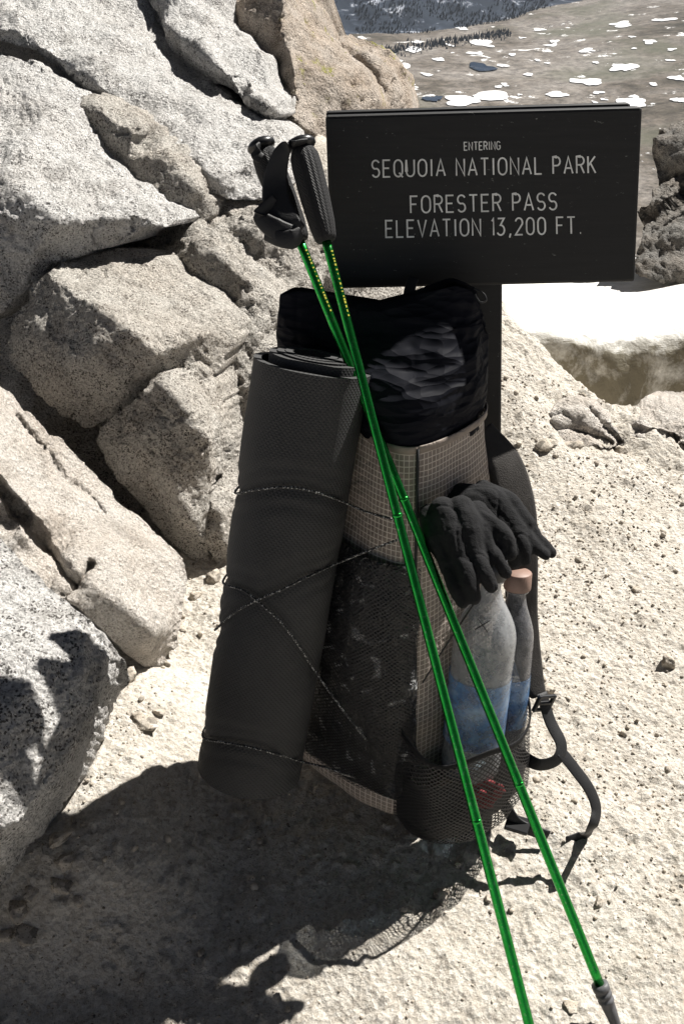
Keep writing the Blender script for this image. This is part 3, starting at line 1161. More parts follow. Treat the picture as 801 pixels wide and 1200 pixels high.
rock('boulder', 'broken rock face in half shade between the rounded boulder and the pack top',
     [(195, 262, 2.32), (250, 236, 2.36), (300, 226, 2.4), (345, 205, 2.45), (400, 195, 2.55), (470, 240, 2.6), (470, 420, 2.35), (400, 520, 2.2), (345, 540, 2.12), (300, 530, 2.06), (275, 480, 2.05), (260, 420, 2.07), (282, 385, 2.10), (250, 345, 2.16), (215, 320, 2.2), (170, 296, 2.24)],
     [(230, 262, 2.24), (255, 300, 2.16), (300, 258, 2.25), (290, 330, 2.13), (330, 290, 2.24), (320, 360, 2.14), (300, 400, 2.08), (350, 330, 2.26), (300, 450, 2.05), (340, 440, 2.10), (270, 275, 2.28), (310, 310, 2.22), (335, 385, 2.2)],
     M['granite_tan'], 0.5, GR, seed=79, smooth=1, amp=(0.022, 0.009, 0.003))
# bedrock that closes the gaps behind the pile
rock('bedrock', None,
     [(-160, -80, 3.6), (300, -80, 3.7), (420, 60, 3.7), (430, 300, 3.0), (400, 560, 2.5), (330, 640, 2.25), (240, 680, 2.0), (100, 640, 1.92), (-60, 700, 1.75), (-160, 700, 1.7)],
     [(60, 300, 2.4), (200, 300, 2.5), (0, 500, 2.05), (150, 520, 2.05)],
     M['granite_tan'], 0.8, None, seed=83, step=7, kind='structure')

# dark rocks at the right edge beyond the snow
RR = 'dark rocks at the right edge beyond the snow'
rock('boulder', 'upper dark rock at the right edge beside the sign, above another',
     [(772, 146, 4.3), (790, 136, 4.35), (830, 128, 4.4), (880, 150, 4.4), (885, 230, 4.2), (800, 222, 4.15), (770, 218, 4.15), (764, 184, 4.2)],
     [(785, 160, 4.16), (800, 190, 4.08), (840, 170, 4.1)], M['granite_dark'], 0.7, RR, seed=91, smooth=2, amp=(0.03, 0.012, 0.004))
rock('boulder', 'lower dark rock at the right edge, standing in the snow',
     [(776, 205, 4.05), (800, 195, 4.1), (880, 180, 4.1), (890, 350, 3.8), (800, 340, 3.75), (760, 334, 3.75), (742, 328, 3.8), (750, 285, 3.85), (752, 245, 3.95)],
     [(785, 225, 3.92), (770, 270, 3.84), (800, 300, 3.75), (840, 240, 3.85)], M['granite_dark'], 0.7, RR, seed=93, smooth=2, amp=(0.03, 0.012, 0.004), cracks=[([(745, 262), (780, 240), (810, 215)], 4, 0.08)])


CR = 'broken rocks on the crest under the snow'
rock('crest_rock', 'jagged broken rock with dark hollows on the crest, just right of the post',
     [(622, 506, 2.340), (640, 488, 2.315), (656, 474, 2.355), (676, 468, 2.375), (700, 478, 2.355), (716, 496, 2.315), (730, 520, 2.300), (712, 526, 2.260), (690, 520, 2.260), (668, 528, 2.250), (640, 524, 2.270)],
     [(650, 492, 2.275), (664, 484, 2.295), (684, 486, 2.295), (672, 502, 2.300), (700, 502, 2.310), (655, 510, 2.280), (690, 512, 2.270)],
     M['granite_pale'], 0.25, CR, seed=101, step=2.4, smooth=2, amp=(0.012, 0.006, 0.0025), cat='rock', cracks=[([(658, 505), (690, 508), (712, 520)], 4, 0.05), ([(640, 496), (660, 488)], 3, 0.04), ([(690, 482), (706, 500), (726, 518)], 3, 0.05)])
rock('crest_rock', 'low pale ledge of rock on the crest below the snow at the right edge',
     [(722, 500, 2.400), (738, 484, 2.415), (760, 476, 2.455), (790, 472, 2.475), (850, 474, 2.475), (860, 520, 2.340), (800, 520, 2.300), (765, 514, 2.300), (740, 514, 2.320)],
     [(750, 492, 2.335), (785, 492, 2.335), (820, 494, 2.335), (770, 504, 2.320)],
     M['granite_pale'], 0.3, CR, seed=103, step=2.4, smooth=2, amp=(0.012, 0.006, 0.0025), cat='rock', cracks=[([(736, 500), (765, 506), (790, 514)], 3, 0.03)])


# ------------------------------------------------------------ stones and gravel
def stone_mesh(r, seed, flat=0.65, sub=2):
    bm = bmesh.new()
    bmesh.ops.create_icosphere(bm, subdivisions=sub, radius=1)
    V = np.array([v.co[:] for v in bm.verts])
    F = [tuple(v.index for v in f.verts) for f in bm.faces]
    bm.free()
    rg = np.random.default_rng(seed)
    # facets: clip against a few planes
    for _ in range(11):
        n = rg.normal(size=3)
        n /= np.linalg.norm(n)
        d = V @ n
        lim = rg.uniform(0.45, 0.8)
        V = V - np.clip(d - lim, 0, None)[:, None] * n * 0.9
    V *= (1 + 0.22 * noise3(V * 1.7 + seed, seed) + (0.10 * fbm(V, 4.5, 3, 0.6, seed) if sub > 2 else 0))[:, None]
    V *= [rg.uniform(0.8, 1.3), rg.uniform(0.75, 1.1), flat * rg.uniform(0.85, 1.15)]
    a = rg.uniform(0, 6.28)
    ca, sa = math.cos(a), math.sin(a)
    V = V @ np.array([[ca, sa, 0], [-sa, ca, 0], [0, 0, 1]])
    return V * r, F


def place_stone(px, py, rpx, label, seed, flat=0.65, group='loose stones on the ground'):
    q = Gp(px, py)
    dep = q[1] * CP + (CAM_H - q[2]) * SP
    r = rpx / FPX * dep
    V, F = stone_mesh(r, seed, flat, 4)
    o = mesh_obj('stone', V, F, M['stone'])
    o.location = (q[0], q[1], ground_z(q[0], q[1]) + r * flat * (0.12 if py < 540 else 0.38))
    return tag(o, label, 'stone', group)


stones = [
    (249, 679, 13, 'pale stone on the dirt just left of the mat', 0.6), (229, 699, 9, 'second small stone left of the mat, below the pale one', 0.6),
    (214, 737, 8, 'little stone against the right end of the pale slab', 0.6), (154, 798, 13, 'upright stone wedged between the speckled boulder and the pale slab', 1.0),
    (168, 845, 17, 'flat stone lying at the edge of the big shadow', 0.4), (188, 838, 8, 'small stone beside the flat one at the shadow edge', 0.6),
    (781, 776, 11, 'lone grey brown stone near the right edge of the dirt', 0.8), (745, 694, 7, 'small stone right of the water bottles, far across the dirt', 0.6),
    (68, 985, 13, 'rough stone at the foot of the speckled boulder, in a strip of sun', 0.7), (78, 1010, 12, 'second stone down the sunlit strip at the boulder foot', 0.7),
    (70, 1035, 14, 'third stone down the sunlit strip at the boulder foot', 0.7), (92, 1052, 9, 'lowest pebble of the sunlit strip at the boulder foot', 0.7),
    (38, 1045, 12, 'stone tucked under the lower tip of the speckled boulder', 0.7), (22, 1066, 15, 'rounded stone in the pile at the left edge', 0.7),
    (30, 1090, 18, 'smooth slab shaped stone in the pile at the left edge', 0.45), (6, 1098, 12, 'stone half cut by the left edge of the frame', 0.7),
    (668, 1182, 10, 'small stone between the pole ends at the bottom', 0.6), (536, 1010, 6, 'pebble at the tip of the strap shadow', 0.7),
    (518, 1046, 11, 'flat stone at the right rim of the pack shadow', 0.5), (572, 1052, 7, 'pebble right of the pack shadow by the left pole', 0.6),
    (640, 812, 10, 'pale pebble behind the strap buckle', 0.6), (700, 1060, 8, 'pebble on the dirt right of the right pole', 0.6),
    
    (678, 516, 17, 'low stone in front of the crest rocks', 0.6),
    
    (640, 522, 14, 'small stone at the left end of the crest rocks', 0.6), (724, 524, 13, 'small stone in front of the pale ledge', 0.6)]
for i, (px, py, rp, lb, fl) in enumerate(stones):
    place_stone(px, py, rp, lb, 300 + i, fl)

GV, GF = [], []
off = 0
protos = [stone_mesh(1.0, 900 + k, 0.7, 1) for k in range(14)]
rg = np.random.default_rng(77)
ng = 34000
gxs = rg.uniform(-0.75, 1.1, ng)
gys = 0.45 + 1.75 * rg.uniform(0, 1, ng) ** 1.2
clump = fbm(np.stack([gxs, gys, gxs * 0], 1), 5, 3, 0.5, 99)
for x, y, c in zip(gxs, gys, clump):
    if rg.random() > 0.55 + 0.6 * c: continue
    r = (0.0010 + 0.0026 * rg.random() ** 1.7 if rg.random() > 0.03 else rg.uniform(0.003, 0.008)) * (0.8 + 0.25 * y)
    V, F = protos[rg.integers(14)]
    a = rg.uniform(0, 6.28)
    ca, sa = math.cos(a), math.sin(a)
    W = V @ np.array([[ca, sa, 0], [-sa, ca, 0], [0, 0, 1]]) * r + [x, y, ground_z(x, y) + r * 0.45]
    GV.append(W)
    GF.append(np.array(F) + off)
    off += len(W)
tag(mesh_obj('gravel', np.vstack(GV), np.vstack(GF), M['stone'], smooth=False), 'loose gravel strewn over the pale dirt', 'gravel', kind='stuff')


# ------------------------------------------------------------ park sign
LEAN = 0.123


def on_sign(px, py, lift=0.0):
    """point on the front of the board: plane Y = 1.171 - LEAN (0.904 - z)"""
    r = ray(px, py)
    t = (1.171 - LEAN * 0.904 + LEAN * CAM_H) / (r[1] - LEAN * r[2])
    n = np.array([0, -1, LEAN]) / math.hypot(1, LEAN)
    return P(px, py, t) + n * lift


sn = np.array([0, 1, -LEAN]) / math.hypot(1, LEAN)      # into the board
sign = thing('park_sign', 'black routed board sign with white lettering on a dark post behind the pack', 'sign', (0.17, 1.09, 0))


def board(name, corners, th, back):
    c = [np.asarray(q) + sn * back for q in corners]
    V = np.array(c + [q + sn * th for q in c])
    F = [(0, 3, 2, 1), (4, 5, 6, 7), (0, 1, 5, 4), (1, 2, 6, 5), (2, 3, 7, 6), (3, 0, 4, 7)]
    o = mesh_obj(name, V, F, M['board'], sign, smooth=False)
    bevel(o, 0.0035, 2)
    return bake(o)


cor = [on_sign(381, 136), on_sign(752.5, 125.5), on_sign(743.5, 330.5), on_sign(389, 339)]
board('sign_board', cor, 0.018, 0)
up = (cor[0] - cor[3]) / np.linalg.norm(cor[0] - cor[3])
board('sign_board', [q + up * 0.0005 for q in cor], 0.018, 0.050)
# post between the two boards, down into the dirt
pl, pr = on_sign(524, 200), on_sign(590, 200)
pm = (pl + pr) / 2 + sn * 0.034
side = (pr - pl) / np.linalg.norm(pr - pl)
hw = np.linalg.norm(pr - pl) / 2
ptop = pm + up * 0.055
down = np.array([0.075, -LEAN, -1.0])
pbot = pm + down * (pm[2] + 0.08)
V = []
for c in (pbot, ptop):
    V += [c - side * hw - sn * 0.0158, c + side * hw - sn * 0.0158, c + side * hw + sn * 0.0158, c - side * hw + sn * 0.0158]
o = mesh_obj('post', V, [(3, 2, 1, 0), (4, 5, 6, 7), (0, 1, 5, 4), (1, 2, 6, 5), (2, 3, 7, 6), (3, 0, 4, 7)], M['board'], sign, smooth=False)
bake(bevel(o, 0.003, 2))


def arc(cx, cy, rx, ry, a0, a1, n=9):
    return [(cx + rx * math.cos(R(a)), cy + ry * math.sin(R(a))) for a in np.linspace(a0, a1, n)]


# single stroke capitals on a cell 0.6 wide, 1 high
GL = {
    'E': (0.50, [[(0.5, 1), (0, 1), (0, 0), (0.5, 0)], [(0, 0.52), (0.42, 0.52)]]),
    'N': (0.58, [[(0, 0), (0, 1), (0.58, 0), (0.58, 1)]]),
    'T': (0.56, [[(0, 1), (0.56, 1)], [(0.28, 1), (0.28, 0)]]),
    'R': (0.54, [[(0, 0), (0, 1)] + [(0.29, 1)] + arc(0.29, 0.75, 0.25, 0.25, 90, -90) + [(0, 0.5)], [(0.28, 0.5), (0.54, 0)]]),
    'I': (0.0, [[(0, 0), (0, 1)]]),
    '1': (0.12, [[(0.0, 0.84), (0.12, 1), (0.12, 0)]]),
    'G': (0.58, [arc(0.29, 0.71, 0.29, 0.29, 25, 180) + arc(0.29, 0.29, 0.29, 0.29, 180, 360) + [(0.58, 0.46), (0.33, 0.46)]]),
    'S': (0.52, [arc(0.26, 0.74, 0.26, 0.26, 25, 250, 11) + arc(0.26, 0.26, 0.26, 0.26, 70, -155, 11)]),
    'Q': (0.60, [arc(0.30, 0.68, 0.30, 0.32, 0, 180) + arc(0.30, 0.32, 0.30, 0.32, 180, 360) + [(0.60, 0.68)], [(0.36, 0.24), (0.62, -0.04)]]),
    'U': (0.58, [[(0, 1), (0, 0.29)] + arc(0.29, 0.29, 0.29, 0.29, 180, 360) + [(0.58, 1)]]),
    'O': (0.60, [arc(0.30, 0.68, 0.30, 0.32, 0, 180) + arc(0.30, 0.32, 0.30, 0.32, 180, 360) + [(0.60, 0.68)]]),
    '0': (0.54, [arc(0.27, 0.70, 0.27, 0.30, 0, 180) + arc(0.27, 0.30, 0.27, 0.30, 180, 360) + [(0.54, 0.70)]]),
    'A': (0.62, [[(0, 0), (0.31, 1), (0.62, 0)], [(0.10, 0.32), (0.52, 0.32)]]),
    'L': (0.48, [[(0, 1), (0, 0), (0.48, 0)]]),
    'P': (0.52, [[(0, 0), (0, 1), (0.27, 1)] + arc(0.27, 0.74, 0.25, 0.26, 90, -90) + [(0, 0.48)]]),
    'K': (0.54, [[(0, 0), (0, 1)], [(0.52, 1), (0, 0.42)], [(0.17, 0.60), (0.54, 0)]]),
    'F': (0.48, [[(0, 0), (0, 1), (0.48, 1)], [(0, 0.52), (0.40, 0.52)]]),
    'V': (0.60, [[(0, 1), (0.30, 0), (0.60, 1)]]),
    '3': (0.50, [[(0.02, 1), (0.48, 1), (0.22, 0.60)] + arc(0.22, 0.30, 0.28, 0.30, 85, -150, 12)]),
    '2': (0.52, [arc(0.26, 0.73, 0.26, 0.27, 165, -20, 10) + [(0.0, 0.0), (0.52, 0.0)]]),
    ',': (0.08, [[(0.08, 0.08), (0.0, -0.16)]]),
    '.': (0.06, [[(0.0, 0.03), (0.06, 0.03)]]),
}


def stroke(pts, w, lift, th, seg=8):
    """raised painted stroke with round ends on the sign face"""
    V, F = [], []
    pts = [np.array(p) for p in pts]

    def add_poly(poly):
        k = len(V)
        m = len(poly)
        V.extend([on_sign(p[0], p[1], lift + th) for p in poly])
        V.extend([on_sign(p[0], p[1], lift) for p in poly])
        F.append(tuple(range(k, k + m)))
        for i in range(m):
            F.append((k + i, k + m + i, k + m + (i + 1) % m, k + (i + 1) % m))
    # one outline round the whole polyline
    n = len(pts)
    L, Rr = [], []
    for i in range(n):
        d0 = pts[i] - pts[i - 1] if i else pts[1] - pts[0]
        d1 = pts[i + 1] - pts[i] if i < n - 1 else d0
        d0 = d0 / (np.linalg.norm(d0) + 1e-9)
        d1 = d1 / (np.linalg.norm(d1) + 1e-9)
        n0 = np.array([-d0[1], d0[0]])
        n1 = np.array([-d1[1], d1[0]])
        m = n0 + n1
        m = m / (np.linalg.norm(m) + 1e-9)
        s = min(1 / max(m @ n1, 0.35), 2.0)
        L.append(pts[i] + m * w / 2 * s)
        Rr.append(pts[i] - m * w / 2 * s)
    for i in range(n - 1):
        add_poly([L[i], L[i + 1], Rr[i + 1], Rr[i]])
    return V, F


def text_line(txt, x0, y0, x1, y1, hgt, w):
    """txt on the board between two measured baseline ends"""
    gap, space = 0.30, 0.85
    adv = 0
    pos = []
    for ch in txt:
        if ch == ' ':
            adv += space - gap
            continue
        pos.append((ch, adv))
        adv += GL[ch][0] + (0.14 if ch in 'I,.' else 0) + gap
    adv -= gap
    dirx = np.array([x1 - x0, y1 - y0], float)
    ln = np.linalg.norm(dirx)
    dirx /= ln
    sx = ln / adv
    dn = np.array([-dirx[1], dirx[0]])
    for ch, a in pos:
        parts = []
        extra = 0.07 if ch in 'I,.' else 0
        for k, st in enumerate(GL[ch][1]):
            pp = [np.array([x0, y0]) + dirx * sx * (a + extra + p[0]) - dn * hgt * p[1] for p in st]
            parts.append(stroke(pp, w, 0.0002 + 0.00012 * k, 0.0005))
        mesh_obj('letter', *join(*parts), M['letter'], sign, smooth=False)


text_line('ENTERING', 543.5, 176, 585.5, 175, 9.3, 1.2)
text_line('SEQUOIA NATIONAL PARK', 436, 207.5, 697, 202.5, 19.5, 1.85)
text_line('FORESTER PASS', 481, 249.5, 651.5, 245.5, 19.5, 1.85)
text_line('ELEVATION 13,200 FT.', 452, 278, 681, 273.5, 19.5, 1.85)


# ------------------------------------------------------------ backpack
def closed_spline(pts, n):
    pts = np.asarray(pts, float)
    m = len(pts)
    out = []
    for s in np.linspace(0, m, n, endpoint=False):
        i = int(s)
        f = s - i
        p0, p1, p2, p3 = pts[(i - 1) % m], pts[i % m], pts[(i + 1) % m], pts[(i + 2) % m]
        out.append(0.5 * ((2 * p1) + (-p0 + p2) * f + (2 * p0 - 5 * p1 + 4 * p2 - p3) * f * f + (-p0 + 3 * p1 - 3 * p2 + p3) * f ** 3))
    return np.array(out)


NSEG = 120
#            seam corner      front panel ------------------------------  left      back ---------------------------------  right     side panel
RB = [(.0906, .832), (.035, .850), (-.025, .893), (-.075, .945), (-.105, 1.00), (-.090, 1.055), (-.01, 1.07), (.08, 1.055), (.200, 1.05), (.262, 1.01), (.240, .950), (.168, .890)]
RT = [(.088, .950), (.050, .960), (.022, .995), (-.010, 1.045), (-.055, 1.080), (-.060, 1.120), (.00, 1.135), (.06, 1.125), (.12, 1.115), (.165, 1.09), (.178, 1.040), (.142, .988)]
SB, ST = closed_spline(RB, NSEG), closed_spline(RT, NSEG)


def body_ring(z):
    f = np.clip(z / 0.583, 0, 1)
    q = SB * (1 - f) + ST * f
    c = q.mean(0)
    bulge = 1 + 0.05 * math.sin(math.pi * min(1, max(0, f)))
    low = 1 - 0.30 * (1 - sstep(0.0, 0.075, z + 0.004)) ** 2
    return c + (q - c) * bulge * low


pack = thing('backpack', 'taupe ripstop backpack with black roll top leaning on the sign post', 'backpack', (0.03, 0.95, 0))


def loft(name, zs, ringf, mat, closed_bottom=False, closed_top=False, wr=0.0, seed=0, parent=pack, j0=None, j1=None, off=0.0):
    """stack of rings (or of a stretch of each ring, j0..j1), with fabric UVs in metres"""
    rows, uvs = [], []
    for z in zs:
        q = ringf(z)
        if j0 is not None:
            q = np.array([q[j % NSEG] for j in range(j0, j1 + 1)])
        zz = np.full(len(q), z) if np.isscalar(z) else z
        rows.append(np.column_stack([q, zz]) if q.shape[1] == 2 else q)
    nc = len(rows[0])
    A = np.array(rows)
    mid = A[len(A) // 2]
    cl = j0 is None
    arcl = np.concatenate([[0], np.cumsum(np.linalg.norm(np.diff(mid, axis=0), axis=1))])
    hl = np.concatenate([[0], np.cumsum(np.linalg.norm(np.diff(A, axis=0), axis=2).mean(1))])
    V = A.reshape(-1, 3)
    UV = np.array([(a, h) for h in hl for a in arcl])
    if wr:
        V = V.copy()
        c = np.repeat(A.mean(1), nc, 0)
        d = V - c
        d[:, 2] = 0
        d /= np.linalg.norm(d, axis=1)[:, None] + 1e-9
        V += d * (wr * fbm(V * [1, 1, 0.7], 13, 4, 0.5, seed))[:, None]
    F = [tuple(q) for q in grid_faces(len(zs), nc, cl)]
    if closed_bottom:
        V = np.vstack([V, A[0].mean(0)])
        UV = np.vstack([UV, [0, 0]])
        F += [(len(V) - 1, (j + 1) % nc, j) for j in range(nc)]
    if closed_top:
        V = np.vstack([V, A[-1].mean(0)])
        UV = np.vstack([UV, [0, 0]])
        b = (len(zs) - 1) * nc
        F += [(len(V) - 1, b + j, b + (j + 1) % nc) for j in range(nc)]
    return mesh_obj(name, V, F, mat, parent, uv=UV)


loft('pack_body', list(np.linspace(0.004, 0.08, 10)) + list(np.linspace(0.095, 0.578, 44)), body_ring, M['ripstop'], True, False, 0.004, 3)

# piping along the seam where front and side panel meet, and the hem round the mouth
seam = [np.array([*(body_ring(z)[0] + [0.001, -0.003]), z]) for z in np.linspace(0.05, 0.578, 30)]
mesh_obj('seam', *tube(seam, 0.0022, 6), M['dark_inside'], pack)
hem = []
hq = body_ring(0.578)
hc = hq.mean(0)
hp = [np.array([*(hc + (q - hc) * 1.022), 0.576]) for q in hq]
mesh_obj('hem', *ribbon(np.array(hp + [hp[0]]), 0.011, 0.0024, (0, 0, 1)), M['ripstop'], pack)

# black extension collar, cinched flat and bulging under the board


def collar_ring(s):
    """s 0..1 from the mouth of the body up to the rolled edge"""
    base = body_ring(0.565)
    base = np.stack([base, (base + np.roll(base, -1, 0)) / 2], 1).reshape(-1, 2)
    c0 = base.mean(0)
    base = c0 + (base - c0) * 0.965
    out = []
    xs_l, xs_r = -0.076 - 0.010 * math.sin(s * 3.1), 0.181
    fl = sstep(0.35, 1.0, s)
    for j, q in enumerate(base):
        a = (q - c0)
        wx = np.interp(q[0], [base[:, 0].min(), base[:, 0].max()], [0, 1])
        X = xs_l * 0.98 + wx * (xs_r - xs_l)
        xx = q[0] * (1 - sstep(0, 0.55, s)) + X * sstep(0, 0.55, s)
        bul = 1 + 0.05 * math.sin(math.pi * min(1, s * 1.2))
        yc = c0[1] + 0.028 * s
        yy = yc + a[1] * bul * (1 - 0.80 * fl)
        topz = 0.712 + 0.012 * math.exp(-((wx - 0.04) / 0.10) ** 2) - 0.012 * math.exp(-((wx - 0.38) / 0.16) ** 2) + 0.020 * math.exp(-((wx - 0.80) / 0.13) ** 2) - 0.05 * sstep(0.90, 1.0, wx) - 0.012 * sstep(0.12, 0.0, wx)
        zz = 0.560 + (topz - 0.560) * s
        out.append((xx, yy, zz))
    return np.array(out)


ss = np.linspace(0, 1, 96)
co = loft('roll_top_collar', list(ss), collar_ring, M['nylon'], False, True, 0.0, 8)
me = co.data
V = np.array([v.co[:] for v in me.vertices]) + np.array(pack.location)
n = np.array([v.normal[:] for v in me.vertices])
warp = 0.03 * np.stack([noise3(V * 9, 2), noise3(V * 9, 3), noise3(V * 9, 4)], 1)
Q = V + warp
along = Q[:, 0] * 0.80 + Q[:, 2] * 0.60            # pulls run up to the right, away from the cinched mouth
across = -Q[:, 0] * 0.60 + Q[:, 2] * 0.80
fold = np.stack([along * 12, across * 46, Q[:, 1] * 12], 1)
rid = 1 - np.abs(noise3(fold, 21)) * 2.2
rid = np.clip(rid, 0, 1) ** 2
vert = np.stack([Q[:, 0] * 26, Q[:, 1] * 10, Q[:, 2] * 6], 1)
rid2 = np.clip(1 - np.abs(noise3(vert, 33)) * 2.4, 0, 1) ** 2.5
fine = np.clip(1 - np.abs(noise3(fold * [2.2, 2.0, 1.5] + 7, 41)) * 2.5, 0, 1) ** 3
soft = fbm(V, 9, 2, 0.5, 23)
V = V + n * (0.0030 * soft + 0.0012 * rid + 0.0016 * rid2 + 0.0006 * fine - 0.001)[:, None]
me.vertices.foreach_set('co', (V - np.array(pack.location)).astype(np.float32).ravel())
me.update()
# draw cord tabs poking up by the board
mesh_obj('pull_tab', *ribbon(catmull([P(478, 352, 1.16), P(480, 338, 1.165), P(484, 326, 1.17)], 8), 0.014, 0.003, (1, 0, 0)), M['web'], pack)
mesh_obj('closing_cord', *tube(catmull([P(555, 338, 1.115), P(566, 344, 1.112), P(569, 352, 1.112), P(562, 354, 1.112), P(556, 345, 1.113)], 24), 0.0013, 6), M['web'], pack)


def shell(j0, j1, zlist, out_f, face=None):
    """surface standing off the body between ring stations j0..j1"""
    def f(z):
        q = body_ring(z)
        c = q.mean(0)
        res = q.copy()
        m = j1 - j0
        for k in range(j0, j1 + 1):
            u = (k - j0) / m
            d = q[k % NSEG] - c
            d = d / np.linalg.norm(d) if face is None else np.array(face)
            res[k % NSEG] = q[k % NSEG] + d * out_f(u, z)
        return res
    return f


# front pocket of black net over the front panel, with dark kit inside
fz = list(np.linspace(0.078, 0.43, 30))
fp = shell(-1, 46, fz, lambda u, z: 0.004 + 0.026 * math.sin(math.pi * min(1, max(0, u))) ** 0.6 * math.sin(math.pi * np.clip((z - 0.066) / 0.40, 0, 1)) ** 0.5)
loft('front_net_pocket', fz, fp, M['net_fine'], wr=0.004, seed=13, j0=-1, j1=46)
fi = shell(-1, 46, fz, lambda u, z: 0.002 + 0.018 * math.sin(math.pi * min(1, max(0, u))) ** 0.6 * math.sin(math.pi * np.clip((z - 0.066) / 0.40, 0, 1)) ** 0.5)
loft('pocket_inner_shell', fz, fi, M['lining'], wr=0.009, seed=17, j0=-1, j1=46)

# side pocket of wide net round the bottles
sz = list(np.linspace(0.012, 0.195, 20))
sp = shell(92, 123, sz, lambda u, z: 0.004 + 0.100 * math.sin(math.pi * np.clip(u, 0, 1) ** 1.15) ** 0.6 * (0.45 + 0.55 * sstep(-0.02, 0.07, z)), (0.42, -0.907))
sl_ = shell(92, 123, sz, lambda u, z: 0.003 + (0.076 - 0.25 * max(0, z - 0.06)) * math.sin(math.pi * np.clip(u, 0, 1) ** 1.0) ** 0.5, (0.42, -0.907))
loft('pocket_inner_shell', list(np.linspace(0.004, 0.125, 12)), sl_, M['dark_inside'], wr=0.006, seed=23, j0=92, j1=123)  # opaque shell added behind the net to block sun and fill its shadow
loft('side_net_pocket', sz, sp, M['net'], wr=0.005, seed=19, j0=92, j1=123)
net_o = bpy.data.objects['side_net_pocket']
nme = net_o.data
nv = np.array([v.co[:] for v in nme.vertices]) + np.array(pack.location)


def slack(v):
    f = sstep(0.05, 0.195, v[:, 2])
    w = noise3(np.stack([v[:, 0] * 16, v[:, 0] * 0 + 2, v[:, 0] * 0], 1), 91)
    out = v.copy()
    out[:, 2] += f * (0.011 * w - 0.006)
    out[:, 1] -= 0.008 * fbm(v, 12, 2, 0.5, 93) * sstep(0.0, 0.05, v[:, 2])
    out[:, 2] -= 0.004 * (1 - f) * np.abs(noise3(v * 20, 95))
    return out


nme.vertices.foreach_set('co', (slack(nv) - np.array(pack.location)).astype(np.float32).ravel())
nme.update()
rim = sp(0.195)
rim = slack(np.array([[*rim[j % NSEG], 0.195] for j in range(92, 124)]))
mesh_obj('pocket_hem', *ribbon(rim, 0.011, 0.0022, (0, 0, 1)), M['net_hem'], pack)
# red cloth stowed in the pocket
bm = bmesh.new()
bmesh.ops.create_icosphere(bm, subdivisions=4, radius=1)
RV = np.array([v.co[:] for v in bm.verts])
RF = [tuple(v.index for v in f.verts) for f in bm.faces]
bm.free()
RV = RV * (1 + 0.25 * fbm(RV, 2.2, 3, 0.5, 4))[:, None] * [0.034, 0.012, 0.024] + P(560, 930, 1.290)
tag(mesh_obj('cloth', RV, RF, M['red_cloth']), 'crumpled red cloth stuffed low in the net side pocket', 'cloth')

# shoulder strap hanging at the right
sp_path = catmull([P(560, 508, 1.235), P(590, 545, 1.235), P(606, 600, 1.245), P(610, 660, 1.265), P(612, 730, 1.30), P(622, 790, 1.32), P(630, 815, 1.325)], 40)
wv = np.interp(np.linspace(0, 1, 40), [0, 0.3, 0.7, 1], [0.058, 0.060, 0.050, 0.026])
st = mesh_obj('shoulder_strap', *ribbon(sp_path, wv, 0.013, (0.85, 0.35, -0.15)), M['pad'], pack)
bake(bevel(st, 0.004, 2))
# buckle (ladder lock): frame with bars
bc = P(637, 824, 1.315)
bx, by_, bz_ = np.array([0.75, 0.3, -0.25]), np.array([0.25, 0.1, 0.9]), np.array([-0.5, 0.8, 0.1])
bx, by_ = bx / np.linalg.norm(bx), by_ / np.linalg.norm(by_)
bz_ = np.cross(bx, by_)
bz_ /= np.linalg.norm(bz_)
by_ = np.cross(bz_, bx)
bp = [box_between(bc + by_ * s * 0.012, bx * 0.013, by_ * 0.0025, bz_ * 0.0025) for s in (-1, 0, 1)]
bp += [box_between(bc + bx * s * 0.0125, bx * 0.0025, by_ * 0.0145, bz_ * 0.0031) for s in (-1, 1)]
bo = mesh_obj('buckle', *join(*bp), M['rubber'], pack, smooth=False)
bake(bevel(bo, 0.001, 1))
ga = Gp(676, 984)
w1 = catmull([P(634, 812, 1.318), P(644, 845, 1.315), P(657, 872, 1.31), P(652, 890, 1.305), P(632, 896, 1.31), P(612, 886, 1.33), P(598, 868, 1.35)], 40)
tw = np.array([np.array([0.8, 0.2, -0.3]) * (1 - f) + np.array([0.3, 0.5, 0.8]) * f for f in sstep(0.25, 0.6, np.linspace(0, 1, 40))])
mesh_obj('webbing', *ribbon(w1, 0.019, 0.002, facing(w1, 0.45)), M['web'], pack)
w2 = catmull([P(656, 880, 1.308), P(672, 900, 1.315), P(690, 925, 1.32), P(698, 948, 1.32), P(693, 970, 1.315), ga + np.array([0.008, 0, 0.012]), ga + np.array([-0.02, -0.01, 0.009])], 40)
mesh_obj('webbing', *ribbon(w2, 0.019, 0.002, facing(w2, 0.55)), M['web'], pack)
# dark band standing for the strap's shadow on the dirt, and a buckle
g1, g2, g3, g4 = Gp(560, 946), Gp(585, 962), Gp(604, 978), Gp(640, 988)
up1 = np.array([0, 0, 0.016])
hb = catmull([g1 + up1 * 2.2, g2 + up1 * 2.6, g3 + up1 * 1.6, g4 + up1 * 1.0], 30)
mesh_obj('strap_shadow_band', *ribbon(hb, 0.019, 0.003, np.array([0.2, 0.3, 0.9])), M['web'], pack)
hbk = mesh_obj('buckle', *join(box_between(g3 + up1 * 1.5, np.array([0.016, -0.006, 0]), np.array([0.005, 0.011, 0.003]), np.array([0, -0.001, 0.004]))), M['rubber'], pack, smooth=False)
bake(bevel(hbk, 0.002, 2))
mesh_obj('haul_cord', *tube(catmull([P(605, 905, 1.30), P(598, 930, 1.30), P(588, 945, 1.31)], 14), 0.0011, 6), M['web'], pack)

